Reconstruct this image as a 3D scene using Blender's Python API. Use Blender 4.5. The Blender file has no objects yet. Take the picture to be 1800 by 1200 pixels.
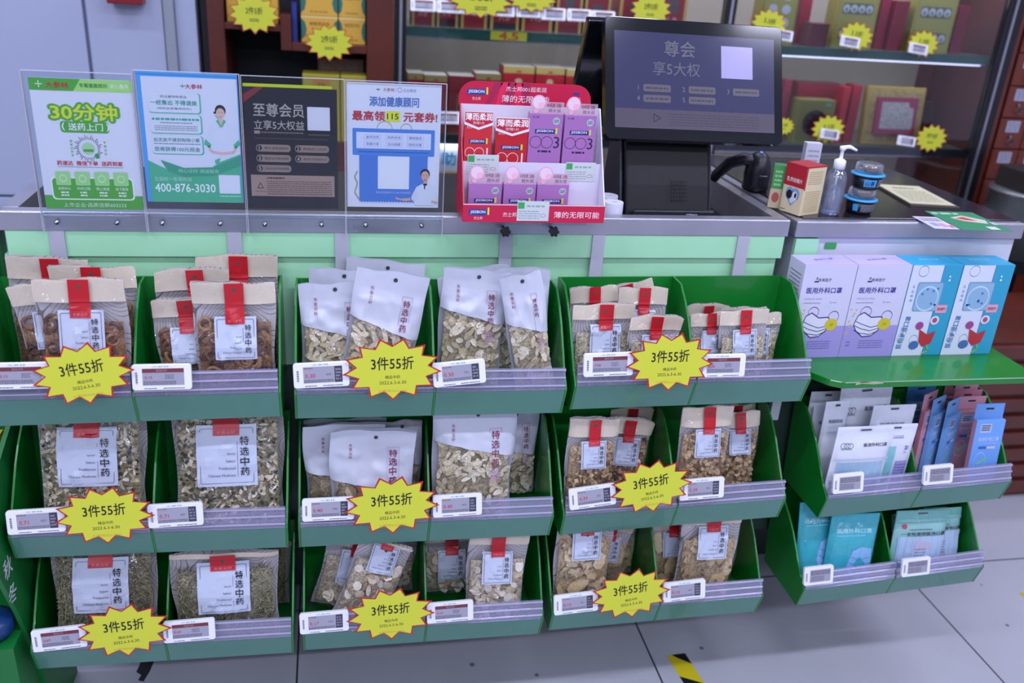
import bpy, math, random
from mathutils import Vector, Matrix, noise
C = bpy.context.scene.collection
sc = bpy.context.scene
R = random.Random(7)
# ------------------------------------------------------------------ camera
F_PX = 1570.8
CAMPOS = Vector((-0.0171, -1.3719, 1.4694))
YAW, PITCH, ROLL = 0.213, 0.4067, 0.0696
_f = Vector((math.sin(YAW)*math.cos(PITCH), math.cos(YAW)*math.cos(PITCH), -math.sin(PITCH)))
_r0 = Vector((math.cos(YAW), -math.sin(YAW), 0)); _u0 = _r0.cross(_f)
_r = math.cos(ROLL)*_r0 + math.sin(ROLL)*_u0
_u = -math.sin(ROLL)*_r0 + math.cos(ROLL)*_u0
cam = bpy.data.cameras.new('camera'); co = bpy.data.objects.new('camera', cam); C.objects.link(co)
co.matrix_world = Matrix(((_r.x, _u.x, -_f.x, CAMPOS.x), (_r.y, _u.y, -_f.y, CAMPOS.y), (_r.z, _u.z, -_f.z, CAMPOS.z), (0, 0, 0, 1)))
cam.sensor_width = 36; cam.lens = F_PX/1800*36; cam.clip_start = 0.05
cam.dof.use_dof = True; cam.dof.focus_distance = 1.60; cam.dof.aperture_fstop = 3.0
sc.camera = co
def ray(px, py): return _f + (px-900)/F_PX*_r - (py-600)/F_PX*_u
def PY(px, py, y):
    d = ray(px, py); return CAMPOS + d*((y-CAMPOS.y)/d.y)
def PZ(px, py, z):
    d = ray(px, py); return CAMPOS + d*((z-CAMPOS.z)/d.z)
# ------------------------------------------------------------------ world, exposure, lights
w = bpy.data.worlds.new('world'); sc.world = w; w.use_nodes = True
w.node_tree.nodes['Background'].inputs[0].default_value = (0.62, 0.68, 1.0, 1)
w.node_tree.nodes['Background'].inputs[1].default_value = 0.18
sc.view_settings.view_transform = 'Standard'; sc.view_settings.look = 'None'
sc.view_settings.exposure = 1.22; sc.view_settings.gamma = 1; sc.view_settings.use_curve_mapping = False
sc.cycles.transparent_max_bounces = 24; sc.cycles.max_bounces = 6
LIGHTS = [(x, y) for x in (-1.3, 0.5, 2.3) for y in (-4.2, -2.6, -1.0, 0.3, 1.15)]
for i, (x, y) in enumerate(LIGHTS):
    l = bpy.data.lights.new('tube_light', 'AREA'); l.shape = 'RECTANGLE'; l.size = 1.2; l.size_y = 0.10
    l.energy = {-4.2: 13, -2.6: 12, -1.0: 10.5, .3: 5.5, 1.15: 5.0}[y]; l.color = (0.755, 0.785, 1.0)
    o = bpy.data.objects.new('tube_light', l); o.location = (x, y, 2.70); C.objects.link(o)
# ------------------------------------------------------------------ materials
def lin(c):
    c /= 255.; return c/12.92 if c <= 0.04045 else ((c+0.055)/1.055)**2.4
def rgb(h):
    if isinstance(h, str): h = (int(h[0:2], 16), int(h[2:4], 16), int(h[4:6], 16))
    return (lin(h[0]), lin(h[1]), lin(h[2]), 1)
_mc = {}
def mat(name, col, rough=0.5, metal=0.0, coat=0.0, emit=0.0, spec=0.5, noise_amt=0.0, nscale=40, bump=0.0, col2=None, trans=0):
    key = (name,)
    if key in _mc: return _mc[key]
    m = bpy.data.materials.new(name); m.use_nodes = True; nt = m.node_tree; b = nt.nodes['Principled BSDF']
    b.inputs['Base Color'].default_value = rgb(col); b.inputs['Roughness'].default_value = rough
    b.inputs['Metallic'].default_value = metal; b.inputs['Coat Weight'].default_value = coat
    b.inputs['Specular IOR Level'].default_value = spec
    if emit:
        b.inputs['Emission Color'].default_value = rgb(col); b.inputs['Emission Strength'].default_value = emit
    if noise_amt or bump or col2:
        tc = nt.nodes.new('ShaderNodeTexCoord'); n = nt.nodes.new('ShaderNodeTexNoise')
        n.inputs['Scale'].default_value = nscale; n.inputs['Detail'].default_value = 4
        nt.links.new(tc.outputs['Object'], n.inputs['Vector'])
        if col2 or noise_amt:
            mx = nt.nodes.new('ShaderNodeMix'); mx.data_type = 'RGBA'
            a = rgb(col); c2 = rgb(col2) if col2 else tuple([v*(1-noise_amt) for v in a[:3]]+[1])
            mx.inputs['A'].default_value = a; mx.inputs['B'].default_value = c2
            rp = nt.nodes.new('ShaderNodeMapRange'); rp.inputs[1].default_value = .35; rp.inputs[2].default_value = .65
            nt.links.new(n.outputs['Fac'], rp.inputs[0]); nt.links.new(rp.outputs[0], mx.inputs['Factor'])
            nt.links.new(mx.outputs['Result'], b.inputs['Base Color'])
        if bump:
            bp = nt.nodes.new('ShaderNodeBump'); bp.inputs['Strength'].default_value = bump; bp.inputs['Distance'].default_value = .002
            nt.links.new(n.outputs['Fac'], bp.inputs['Height']); nt.links.new(bp.outputs[0], b.inputs['Normal'])
    _mc[key] = m; return m
def ink(col, rough=0.45):
    if not isinstance(col, str): return col
    return mat('print_'+col+('' if rough == 0.45 else '_g%d' % (rough*100)), col, rough)
def film(name, tint=(1, 1, 1), haze=0.06, gloss=0.12, rough=0.1, bump=0.5, scale=60, hazecol=(0.8, 0.82, 0.9), gmax=0.75, bdist=.003):
    if (name,) in _mc: return _mc[(name,)]
    m = bpy.data.materials.new(name); m.use_nodes = True; nt = m.node_tree
    for n in list(nt.nodes): nt.nodes.remove(n)
    N = nt.nodes.new; L = nt.links.new
    out = N('ShaderNodeOutputMaterial'); tr = N('ShaderNodeBsdfTransparent'); tr.inputs[0].default_value = (*tint, 1)
    gl = N('ShaderNodeBsdfGlossy'); gl.inputs['Roughness'].default_value = rough; gl.inputs[0].default_value = (1, 1, 1, 1)
    df = N('ShaderNodeBsdfDiffuse'); df.inputs[0].default_value = (*hazecol, 1)
    lw = N('ShaderNodeLayerWeight'); lw.inputs['Blend'].default_value = 0.35
    mr = N('ShaderNodeMapRange'); mr.inputs[3].default_value = gloss; mr.inputs[4].default_value = gmax
    L(lw.outputs['Fresnel'], mr.inputs[0])
    m1 = N('ShaderNodeMixShader'); m1.inputs[0].default_value = haze; L(tr.outputs[0], m1.inputs[1]); L(df.outputs[0], m1.inputs[2])
    m2 = N('ShaderNodeMixShader'); L(mr.outputs[0], m2.inputs[0]); L(m1.outputs[0], m2.inputs[1]); L(gl.outputs[0], m2.inputs[2])
    L(m2.outputs[0], out.inputs[0])
    if bump:
        tc = N('ShaderNodeTexCoord'); n = N('ShaderNodeTexNoise'); n.inputs['Scale'].default_value = scale; n.inputs['Detail'].default_value = 3
        n.inputs['Distortion'].default_value = 1.5
        mp = N('ShaderNodeMapping'); mp.inputs['Scale'].default_value = (1, 1, .5)
        L(tc.outputs['Object'], mp.inputs[0]); L(mp.outputs[0], n.inputs['Vector'])
        bp = N('ShaderNodeBump'); bp.inputs['Strength'].default_value = bump; bp.inputs['Distance'].default_value = bdist
        L(n.outputs['Fac'], bp.inputs['Height']); L(bp.outputs[0], gl.inputs['Normal'])
    _mc[(name,)] = m; return m
FILM = film('clear_film', haze=0.012, gloss=0.045, rough=0.045, bump=1.0, scale=30, gmax=.32, bdist=.016)
ACRYL = film('clear_acrylic', tint=(.95, .97, .98), haze=0.0, gloss=0.0, rough=0.02, bump=0, gmax=.35)
GLASS = film('glass_pane', tint=(.86, .88, .9), haze=0.0, gloss=0.0, rough=0.02, bump=0, gmax=.4)
STRIP = film('clear_strip', tint=(.86, .84, .97), haze=0.20, gloss=0.05, rough=0.12, bump=0, hazecol=(.56, .53, .76))
STEEL = mat('brushed_steel', 'b2b2bc', 0.36, 0.75, noise_amt=.15, nscale=9)
CHROME = mat('chrome', 'c8c8d0', 0.15, 1)
def contour_mat():
    m = bpy.data.materials.new('contour_line_sheet'); m.use_nodes = True; nt = m.node_tree; b = nt.nodes['Principled BSDF']
    N = nt.nodes.new; L = nt.links.new
    tc = N('ShaderNodeTexCoord'); n = N('ShaderNodeTexNoise'); n.inputs['Scale'].default_value = 11; n.inputs['Detail'].default_value = 0
    L(tc.outputs['Object'], n.inputs['Vector'])
    a = N('ShaderNodeMath'); a.operation = 'MULTIPLY'; a.inputs[1].default_value = 26; L(n.outputs['Fac'], a.inputs[0])
    fr = N('ShaderNodeMath'); fr.operation = 'FRACT'; L(a.outputs[0], fr.inputs[0])
    lt = N('ShaderNodeMath'); lt.operation = 'LESS_THAN'; lt.inputs[1].default_value = .14; L(fr.outputs[0], lt.inputs[0])
    mx = N('ShaderNodeMix'); mx.data_type = 'RGBA'; mx.inputs['A'].default_value = rgb('b9b4b6'); mx.inputs['B'].default_value = rgb('6f6563')
    L(lt.outputs[0], mx.inputs['Factor']); L(mx.outputs['Result'], b.inputs['Base Color']); b.inputs['Roughness'].default_value = .5
    return m
CONT = contour_mat()
CREAM = mat('cream_paper', 'd6c9b4', .45, bump=.3, nscale=50)
SILVER = mat('satin_white_pouch', 'bcc0cc', .33, spec=.6, bump=.5, nscale=22)
REDB = mat('red_band', 'b3111f', .35, bump=.2, nscale=60)
GREEN = mat('green_board', '0d7826', .3, coat=.3, noise_amt=.12, nscale=14)
GREENF = mat('green_front_board', '4a8270', .35, coat=.4, noise_amt=.08, nscale=10)
WHITEP = mat('white_plastic', 'e4e4ea', .3)
BLACKP = mat('black_plastic', '0c0c11', .4, spec=.3)
# ------------------------------------------------------------------ mesh builder
EPS = 0.0002
_tc = {}
def text_geo(s, bold=0.0, res=2):
    k = (s, bold, res)
    if k in _tc: return _tc[k]
    cu = bpy.data.curves.new('t', 'FONT'); cu.body = s; cu.size = 1; cu.offset = bold; cu.resolution_u = res; cu.fill_mode = 'FRONT'
    o = bpy.data.objects.new('t', cu); C.objects.link(o)
    dg = bpy.context.evaluated_depsgraph_get(); me = bpy.data.meshes.new_from_object(o.evaluated_get(dg))
    vs = [(v.co.x, v.co.y) for v in me.vertices]; fs = [tuple(p.vertices) for p in me.polygons]
    bpy.data.meshes.remove(me); bpy.data.objects.remove(o); bpy.data.curves.remove(cu)
    if not vs: vs = [(0, 0)]
    xs = [a for a, _ in vs]; ys = [b for _, b in vs]
    _tc[k] = (vs, fs, min(xs), max(xs), min(ys), max(ys)); return _tc[k]
class M:
    def __init__(s):
        s.v = []; s.f = []; s.mi = []; s.sm = []; s.mats = []
        s.map = lambda x, z, l: (x, -l*EPS, z)
        s.T = None
    def midx(s, m):
        m = ink(m)
        if m not in s.mats: s.mats.append(m)
        return s.mats.index(m)
    def add(s, vs, fs, m, smooth=False):
        b = len(s.v)
        if s.T is not None: vs = [s.T @ Vector(p) for p in vs]
        s.v += [tuple(p) for p in vs]; k = s.midx(m)
        for f in fs: s.f.append(tuple(b+i for i in f)); s.mi.append(k); s.sm.append(smooth)
        return s
    def box(s, x0, x1, y0, y1, z0, z1, m):
        vs = [(x, y, z) for x in (x0, x1) for y in (y0, y1) for z in (z0, z1)]
        return s.add(vs, [(0, 1, 3, 2), (4, 6, 7, 5), (0, 4, 5, 1), (2, 3, 7, 6), (0, 2, 6, 4), (1, 5, 7, 3)], m)
    def prism(s, pts, a, b, m, ax='x'):
        n = len(pts); F = {'x': lambda p, t: (t, p[0], p[1]), 'y': lambda p, t: (p[0], t, p[1]), 'z': lambda p, t: (p[0], p[1], t)}[ax]
        vs = [F(p, a) for p in pts]+[F(p, b) for p in pts]
        return s.add(vs, [tuple(range(n))[::-1], tuple(range(n, 2*n))]+[(i, (i+1) % n, n+(i+1) % n, n+i) for i in range(n)], m)
    def lathe(s, prof, m, c=(0, 0, 0), n=24, smooth=True, ax='z'):
        vs = []
        for r, z in prof:
            for i in range(n):
                a = 2*math.pi*i/n; x, y = r*math.cos(a), r*math.sin(a)
                vs.append((c[0]+x, c[1]+y, c[2]+z) if ax == 'z' else (c[0]+x, c[1]+z, c[2]+y) if ax == 'y' else (c[0]+z, c[1]+x, c[2]+y))
        fs = [(k*n+i, k*n+(i+1) % n, (k+1)*n+(i+1) % n, (k+1)*n+i) for k in range(len(prof)-1) for i in range(n)]
        if prof[0][0] > 1e-6: fs.append(tuple(range(n))[::-1])
        if prof[-1][0] > 1e-6: fs.append(tuple(range((len(prof)-1)*n, len(prof)*n)))
        return s.add(vs, fs, m, smooth)
    def tube(s, pts, r, m, n=8, closed=False):
        pts = [Vector(p) for p in pts]; k = len(pts); vs = []
        for i, p in enumerate(pts):
            a = pts[(i-1) % k] if (i or closed) else p; b = pts[(i+1) % k] if (i < k-1 or closed) else p
            d = (b-a).normalized(); q = Vector((0, 0, 1)) if abs(d.z) < .9 else Vector((1, 0, 0))
            e = d.cross(q).normalized(); g = d.cross(e); rr = r[i] if isinstance(r, (list, tuple)) else r
            vs += [tuple(p+rr*(math.cos(2*math.pi*j/n)*e+math.sin(2*math.pi*j/n)*g)) for j in range(n)]
        fs = [(i*n+j, i*n+(j+1) % n, ((i+1) % k)*n+(j+1) % n, ((i+1) % k)*n+j) for i in range(k if closed else k-1) for j in range(n)]
        if not closed: fs += [tuple(range(n))[::-1], tuple(range((k-1)*n, k*n))]
        return s.add(vs, fs, m, True)
    def grid(s, fn, nu, nv, m, smooth=True):
        vs = [fn(i/nu, j/nv) for j in range(nv+1) for i in range(nu+1)]
        return s.add(vs, [(j*(nu+1)+i, j*(nu+1)+i+1, (j+1)*(nu+1)+i+1, (j+1)*(nu+1)+i) for j in range(nv) for i in range(nu)], m, smooth)
    # flat print, mapped through s.map
    def rect(s, x0, z0, x1, z1, m, l=1, n=1):
        vs = [s.map(x0+(x1-x0)*i/n, z0+(z1-z0)*j/n, l) for j in range(n+1) for i in range(n+1)]
        return s.add(vs, [(j*(n+1)+i, j*(n+1)+i+1, (j+1)*(n+1)+i+1, (j+1)*(n+1)+i) for j in range(n) for i in range(n)], m)
    def poly(s, pts, m, l=1): return s.add([s.map(x, z, l) for x, z in pts], [tuple(range(len(pts)))], m)
    def rr(s, x0, z0, x1, z1, r, m, l=1):
        P = []
        for cx, cz, a in ((x1-r, z1-r, 0), (x0+r, z1-r, 90), (x0+r, z0+r, 180), (x1-r, z0+r, 270)):
            P += [(cx+r*math.cos(math.radians(a+t)), cz+r*math.sin(math.radians(a+t))) for t in (0, 30, 60, 90)]
        return s.poly(P, m, l)
    def circ(s, x, z, r, m, l=1, n=24, rz=None):
        return s.poly([(x+r*math.cos(2*math.pi*i/n), z+(rz or r)*math.sin(2*math.pi*i/n)) for i in range(n)], m, l)
    def line(s, pts, t, m, l=1, closed=False):
        k = len(pts)
        for i in range(k if closed else k-1):
            a, b = pts[i], pts[(i+1) % k]; dx, dz = b[0]-a[0], b[1]-a[1]; d = math.hypot(dx, dz) or 1; ox, oz = -dz/d*t/2, dx/d*t/2
            s.poly([(a[0]+ox, a[1]+oz), (a[0]-ox, a[1]-oz), (b[0]-ox, b[1]-oz), (b[0]+ox, b[1]+oz)], m, l)
        return s
    def ring(s, x, z, r, t, m, l=1, n=24, rz=None):
        return s.line([(x+r*math.cos(2*math.pi*i/n), z+(rz or r)*math.sin(2*math.pi*i/n)) for i in range(n)], t, m, l, True)
    def text(s, st, x, z, h, m, l=2, w=None, al='c', bold=0.0, rot=0, shear=0):
        """centre (x,z) of the text box, h its height, w its width"""
        if bold > 0: return s._bold(st, x, z, h, m, l, w, al, bold, rot, shear)
        vs, fs, a, b, c, d = text_geo(st)
        k = h/(d-c or 1); kx = k if w is None else w/(b-a or 1)
        W = (b-a)*kx; ox = -W/2 if al == 'c' else 0 if al == 'l' else -W
        cr, sr = math.cos(rot), math.sin(rot); P = []
        for px, pz in vs:
            X = (px-a)*kx+ox; Z = (pz-c)*k-h/2; X += shear*Z
            P.append(s.map(x+X*cr-Z*sr, z+X*sr+Z*cr, l))
        return s.add(P, fs, m)
    def _bold(s, st, x, z, h, m, l, w, al, bold, rot, shear):
        n = 4 if bold < .035 else 10; k0 = bold*h*(1.0 if bold < .035 else 1.1); sx_ = 1
        if w is not None:
            _, _, a, b, c, d = text_geo(st); sx_ = min(3, (w/(b-a or 1))/(h/(d-c or 1)))
        for i in range(n):
            q = 2*math.pi*(i+.5)/n; s.text(st, x+k0*sx_*math.cos(q), z+k0*math.sin(q), h, m, l+i*(.2 if n == 4 else .1), w, al, 0, rot, shear)
        return s
    def vtext(s, st, x, ztop, size, m, l=2, pitch=1.15, bold=0.0):
        for i, c in enumerate(st): s.text(c, x, ztop-size*(.5+i*pitch), size*(.9 if c != '中' else .95), m, l, w=size*.88, bold=bold)
        return s
    def scrib(s, x0, z0, x1, z1, rows, m, l=1, seed=1, fill=.55):
        """rows of tiny print too small to read"""
        r = random.Random(seed); dz = (z1-z0)/rows
        for i in range(rows):
            z = z1-dz*(i+.5); x = x0
            while x < x1-dz*.3:
                ww = dz*r.uniform(.5, 2.2); s.rect(x, z-dz*fill/2, min(x+ww, x1), z+dz*fill/2, m, l); x += ww+dz*.3
        return s
    def build(s, name, parent=None, bevel=0, label=None, solid=0):
        me = bpy.data.meshes.new(name); me.from_pydata(s.v, [], s.f)
        for m in s.mats: me.materials.append(m)
        me.polygons.foreach_set('material_index', s.mi); me.polygons.foreach_set('use_smooth', s.sm); me.update()
        o = bpy.data.objects.new(name, me); C.objects.link(o)
        if parent: o.parent = parent
        if bevel:
            b = o.modifiers.new('bevel', 'BEVEL'); b.width = bevel; b.segments = 2; b.limit_method = 'ANGLE'
        if solid:
            b = o.modifiers.new('solid', 'SOLIDIFY'); b.thickness = solid; b.offset = 0
        if label: o['label'] = label
        return o
def tag(o, label, cat, group=None):
    o['label'] = label; o['category'] = cat
    if group: o['group'] = group
    return o
def thing(name, label, cat, loc=(0, 0, 0), rot=None, group=None):
    o = bpy.data.objects.new(name, None); C.objects.link(o); o.empty_display_size = .02
    o.location = loc
    if rot is not None: o.matrix_world = rot if len(rot) == 4 else Matrix.Translation(loc) @ rot.to_4x4()
    return tag(o, label, cat, group)
def struct(o): o['kind'] = 'structure'; return o
def frame(B, xax, zax):
    x = xax.normalized(); y = zax.cross(x).normalized(); z = x.cross(y)
    return Matrix(((x.x, y.x, z.x, B.x), (x.y, y.y, z.y, B.y), (x.z, y.z, z.z, B.z), (0, 0, 0, 1)))
def copy_tree(o, parent=None):
    c = o.copy(); C.objects.link(c); c.parent = parent
    for ch in list(o.children): copy_tree(ch, c)
    return c
# ------------------------------------------------------------------ room
def tile_mat():
    m = bpy.data.materials.new('floor_tiles'); m.use_nodes = True; nt = m.node_tree; b = nt.nodes['Principled BSDF']
    N = nt.nodes.new; L = nt.links.new
    tc = N('ShaderNodeTexCoord'); br = N('ShaderNodeTexBrick'); mp = N('ShaderNodeMapping')
    mp.inputs['Location'].default_value = (-.690+.8, -.386+.8, 0); L(tc.outputs['Object'], mp.inputs[0]); L(mp.outputs[0], br.inputs['Vector'])
    br.offset = 0; br.inputs['Scale'].default_value = 1; br.inputs['Brick Width'].default_value = .8; br.inputs['Row Height'].default_value = .8
    br.inputs['Mortar Size'].default_value = .0022; br.inputs['Mortar Smooth'].default_value = 0
    br.inputs['Color1'].default_value = rgb('b4b5be'); br.inputs['Color2'].default_value = rgb('b8b9c2'); br.inputs['Mortar'].default_value = rgb('3c3c44')
    n = N('ShaderNodeTexNoise'); n.inputs['Scale'].default_value = 3; n.inputs['Detail'].default_value = 8; L(tc.outputs['Object'], n.inputs['Vector'])
    mx = N('ShaderNodeMix'); mx.data_type = 'RGBA'; mx.blend_type = 'MULTIPLY'; mx.inputs['Factor'].default_value = .25
    L(br.outputs['Color'], mx.inputs['A']); L(n.outputs['Fac'], mx.inputs['B'])
    n2 = N('ShaderNodeTexVoronoi'); n2.inputs['Scale'].default_value = 7; L(tc.outputs['Object'], n2.inputs['Vector'])
    lt = N('ShaderNodeMath'); lt.operation = 'LESS_THAN'; lt.inputs[1].default_value = .045; L(n2.outputs['Distance'], lt.inputs[0])
    m2 = N('ShaderNodeMix'); m2.data_type = 'RGBA'; m2.inputs['B'].default_value = rgb('6a6a72'); L(lt.outputs[0], m2.inputs['Factor'])
    L(mx.outputs['Result'], m2.inputs['A']); L(m2.outputs['Result'], b.inputs['Base Color'])
    b.inputs['Roughness'].default_value = .3
    return m
X0, X1, Y0, Y1, ZC = -2.6, 3.6, -6.0, 2.3, 2.8
struct(M().box(X0, X1, Y0, Y1, -.05, 0, tile_mat()).build('floor'))
wm = mat('painted_wall', 'b9b9c4', .6, noise_amt=.05, nscale=4)
struct(M().box(X0, X1, Y1, Y1+.08, 0, ZC, wm).build('wall_back'))
struct(M().box(X0-.08, X0, Y0, Y1, 0, ZC, wm).build('wall_left'))
struct(M().box(X1, X1+.08, Y0, Y1, 0, ZC, wm).build('wall_right'))
struct(M().box(X0, X1, Y0, Y1, ZC, ZC+.06, mat('ceiling_paint', 'c8c8d0', .7)).build('ceiling'))
fx = None
for i, (x, y) in enumerate(LIGHTS):
    if fx is None:
        fx = M().box(-.62, .62, -.09, .09, .02, .096, mat('white_enamel', 'd8d8dc', .4)).build('ceiling_light'); f = fx
    else:
        f = fx.copy(); C.objects.link(f)
    f.location = (x, y, 2.70)
    tag(f, 'long white ceiling lamp, %s from the left, %s from the shop front' % (['first', 'middle', 'third'][i//5], ['first', 'second', 'third', 'fourth', 'fifth'][i % 5]), 'ceiling lamp', 'ceiling lamps')
# ------------------------------------------------------------------ counters
YC = .181; ZR = 1.031
MINT = mat('mint_panel', 'a2dcb0', .35, coat=.2, noise_amt=.06, nscale=5)
DESK = mat('dark_laminate', '1d1d24', .35, spec=.3, noise_amt=.2, nscale=20)
t = thing('service_counter', 'long mint green service counter with steel rim behind the herb racks', 'counter', (0, YC, 0))
g = M(); g.box(-.56, .845, .012, .60, .74, .955, MINT); g.build('body', t)
SHD = mat('shade_painted_panel', '22362c', .5)  # shade behind the trays put into a dark panel colour, both counters
M().box(-.56, .845, .012, .60, .30, .7399, SHD).build('shaded_lower_panel', t)
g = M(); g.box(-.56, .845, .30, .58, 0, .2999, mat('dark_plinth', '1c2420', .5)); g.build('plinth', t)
g = M(); g.box(-.53, .825, .03, .60, .9551, .972, DESK); g.build('worktop', t)
g = M()
g.prism([(0, 1.000), (.0, ZR), (.002, ZR+.002), (.026, ZR+.002), (.026, ZR-.004), (.004, ZR-.004), (.004, 1.000)], -.56, .855, STEEL)
g.box(-.56, -.532, .026, .60, .956, ZR+.002, STEEL); g.box(.829, .855, .026, .60, .956, ZR+.002, STEEL)
g.build('steel_rim', t, bevel=.001)
g = M()
g.box(-.55, .85, .002, .012, .955, ZR-.005, MINT); g.build('upper_panel', t)
for px in (100, 412, 601, 890, 1053, 1308):
    p = PY(px, 412, YC)
    M().box(p.x-.012, p.x+.012, -.003, .0019, .74, 1.0, mat('grey_upright', 'b2b2be', .4, .1)).build('upright_strip', t)
t2 = thing('side_counter', 'white fronted counter with steel edge and dark top beyond the gap', 'counter', (.87, YC, 0))
M().box(.012, .505, .012, .62, .30, .7399, SHD).build('shaded_lower_panel', t2)
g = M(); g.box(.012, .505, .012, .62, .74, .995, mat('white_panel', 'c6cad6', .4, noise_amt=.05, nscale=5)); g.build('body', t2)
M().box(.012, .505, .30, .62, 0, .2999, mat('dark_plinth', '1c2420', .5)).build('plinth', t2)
g = M(); g.box(0.006, .055, .002, .0119, .74, .995, MINT); g.build('green_edge_panel', t2)
g = M(); g.rr(.075, .972, .10, .985, .002, '2f9a48', 0); g.map = None; 
for k, vv in enumerate(g.v): g.v[k] = (vv[0], vv[1]+.010, vv[2])
g.build('green_sticker', t2)
g = M(); g.prism([(0, .998), (0, ZR), (.62, ZR), (.62, .998)], 0, .512, STEEL); g.build('steel_edge', t2, bevel=.003)
g = M(); g.box(.02, .505, .018, .60, ZR+.0002, ZR+.003, mat('dark_glass_top', '1f1d26', .15)); g.build('dark_top', t2, bevel=.001)
# ------------------------------------------------------------------ trays
SIDE = [(.1765, .145), (.131, .145), (.100, .122), (.074, .096), (.046, .058), (.022, .024), (.004, .008), (0, 0), (.018, -.055), (.1765, -.055)]
def tray(TL, TR, ys, label, nm='display_tray', cells=2, group=None):
    """TL, TR: the two front tips; local x along the width"""
    L = (TR-TL).length; mtx = frame(TL, TR-TL, Vector((0, 0, 1)))
    t = thing(nm, label, 'display tray', TL, mtx, group)
    th = .004
    for i in range(cells+1):
        x = L*i/cells; x = min(max(x, th/2), L-th/2)
        M().prism(SIDE, x-th/2, x+th/2, GREEN).build('side_panel' if i in (0, cells) else 'divider', t, bevel=.0006)
    for i in range(cells):
        x0 = L*i/cells+(th if i == 0 else th/2)+.0003; x1 = L*(i+1)/cells-(th if i == cells-1 else th/2)-.0003
        M().prism([(.0005, 0), (.0035, 0), (.0215, -.0545), (.0185, -.0545)], x0, x1, GREENF).build('front_panel', t)
        g = M()
        g.prism([(.0, .001), (.0015, .001), (.010, .040), (.0085, .040)], x0, x1, STRIP)
        for zz in (.010, .024, .0375): g.prism([(.2125*zz-.0035, zz-.0010), (.2125*zz-.0004, zz-.0010), (.2125*zz-.0004, zz+.0010), (.2125*zz-.0035, zz+.0010)], x0, x1, RIDGE)
        g.build('clear_label_strip', t)
    M().box(th, L-th, .0223, .1733, -.0545, -.0505, GREEN).build('bottom_board', t)
    M().box(th, L-th, .1735, .1765, -.0545, .1445, GREEN).build('back_board', t)
    return t
RIDGE = film('strip_ridge', tint=(.8, .8, .92), haze=.5, gloss=.12, rough=.15, bump=0, hazecol=(.6, .6, .74))
def W_(px, py): return PY(px, py, 0.0)
TR_ = {}
tips = {(0, 0): (None, (494, 690)), (0, 1): ((13, 946), (506, 928)), (0, 2): ((53, 1147), (516, 1119)),
        (1, 0): ((517, 694), (997, 686)), (1, 1): ((524, 928), (974, 908)), (1, 2): ((532, 1115), (956, 1087)),
        (2, 0): ((1010, 680), (1426, 667)), (2, 1): ((990, 908), (1382, 877)), (2, 2): ((970, 1081), (1342, 1048)),
        (3, 1): ((1452, 879), (1779, 846)), (3, 2): ((1412, 1038), (1730, 996))}
who = ['left rack, below the green poster', 'middle rack with the silver pouches', 'right rack beside the mask stand', 'narrow mask rack']
tier = ['top', 'middle', 'bottom']
for (r, k), (a, b) in tips.items():
    B = W_(*b)
    A = W_(*a) if a else B+Vector((-.463, 0, -.002))
    TR_[(r, k)] = (A, B)
    tray(A, B, 0, 'green two-bin tray, %s tier of the %s' % (tier[k] if r < 3 else ['', 'upper', 'lower'][k], who[r]), group='green display trays')
def floor_at(cell, x):
    A, B = TR_[cell]; return A.z+(B.z-A.z)*(x-A.x)/(B.x-A.x)-.0505+.001
FLOORZ = {k: (A.z+B.z)/2-.0505+.001 for k, (A, B) in TR_.items()}
# ------------------------------------------------------------------ mask shelf
SZ = .770
t = thing('mask_shelf', 'flat green board shelf with chipped front edge carrying the mask boxes', 'shelf', (0, 0, 0))
pts = [(.865, .178), (.865, .075), (.905, .012), (.925, 0), (1.355, 0), (1.355, .178)]
M().prism(pts, SZ-.014, SZ, GREEN, 'z').build('board', t, bevel=.0015)
g = M(); g.map = lambda x, z, l: (x, -.0004, SZ-.0072+z); g.line([(.952, .002), (.965, .005), (.99, .003), (1.01, .004)], .004, 'b79c8f'); g.line([(.93, .0058), (1.20, .006), (1.35, .006)], .0014, 'b9c4b4'); g.build('chipped_edge', t)
M().box(.885, .905, .165, .178, .60, SZ-.014, mat('white_bracket', 'b8bcc4', .4)).build('bracket', t)
# ------------------------------------------------------------------ left stand
LG = mat('green_stand_panel', '0b6b2c', .4)
t = thing('promotion_stand', 'tall green cardboard stand with grey characters at the left edge', 'display stand', (-.575, 0, 0))
pr = [(.24, 0), (.10, .0), (.06, .20), (.01, .35), (-.05, .50), (.0, .62), (.20, .70), (.22, 1.09), (.24, 1.09)]
M().prism(pr, -.004, .004, LG).build('side_panel', t)
g = M(); g.box(-.30, -.004, .19, .24, 0, 1.09, LG); g.build('back_panel', t)
g = M(); g.box(-.30, -.004, -.02, .19, .10, .30, LG); g.build('base_shelf', t); M().box(-.30, -.004, .04, .19, .52, .53, LG).build('upper_shelf', t)
g = M(); g.map = lambda x, z, l: (.0042+l*EPS, x, z); g.vtext('秋冬', -.0, .48, .042, 'c9cdd4', 1, bold=.01, pitch=1.3); g.build('lettering', t)
g = M().lathe([(0, 0), (.028, .0), (.036, .015), (.036, .036), (.022, .042), (0, .044)], mat('blue_plastic', '123468', .3), n=24)
o = tag(g.build('blue_tub'), 'round blue tub on the green stand at the left edge', 'tub'); o.location = (-.622, .02, .3005)
g = M().prism([(-.03, 0), (.03, 0), (.028, .13), (-.028, .13)], -.02, .02, mat('yellow_pack', 'c9b51c', .4), 'y')
g.map = lambda x, z, l: (x, -.0201-l*EPS, z); g.rect(-.02, .03, .02, .08, '2a7a3a', 1)
o = tag(g.build('yellow_pack'), 'blurred yellow packet standing high on the green stand', 'packet'); o.location = (-.612, .10, .5305)
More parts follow.
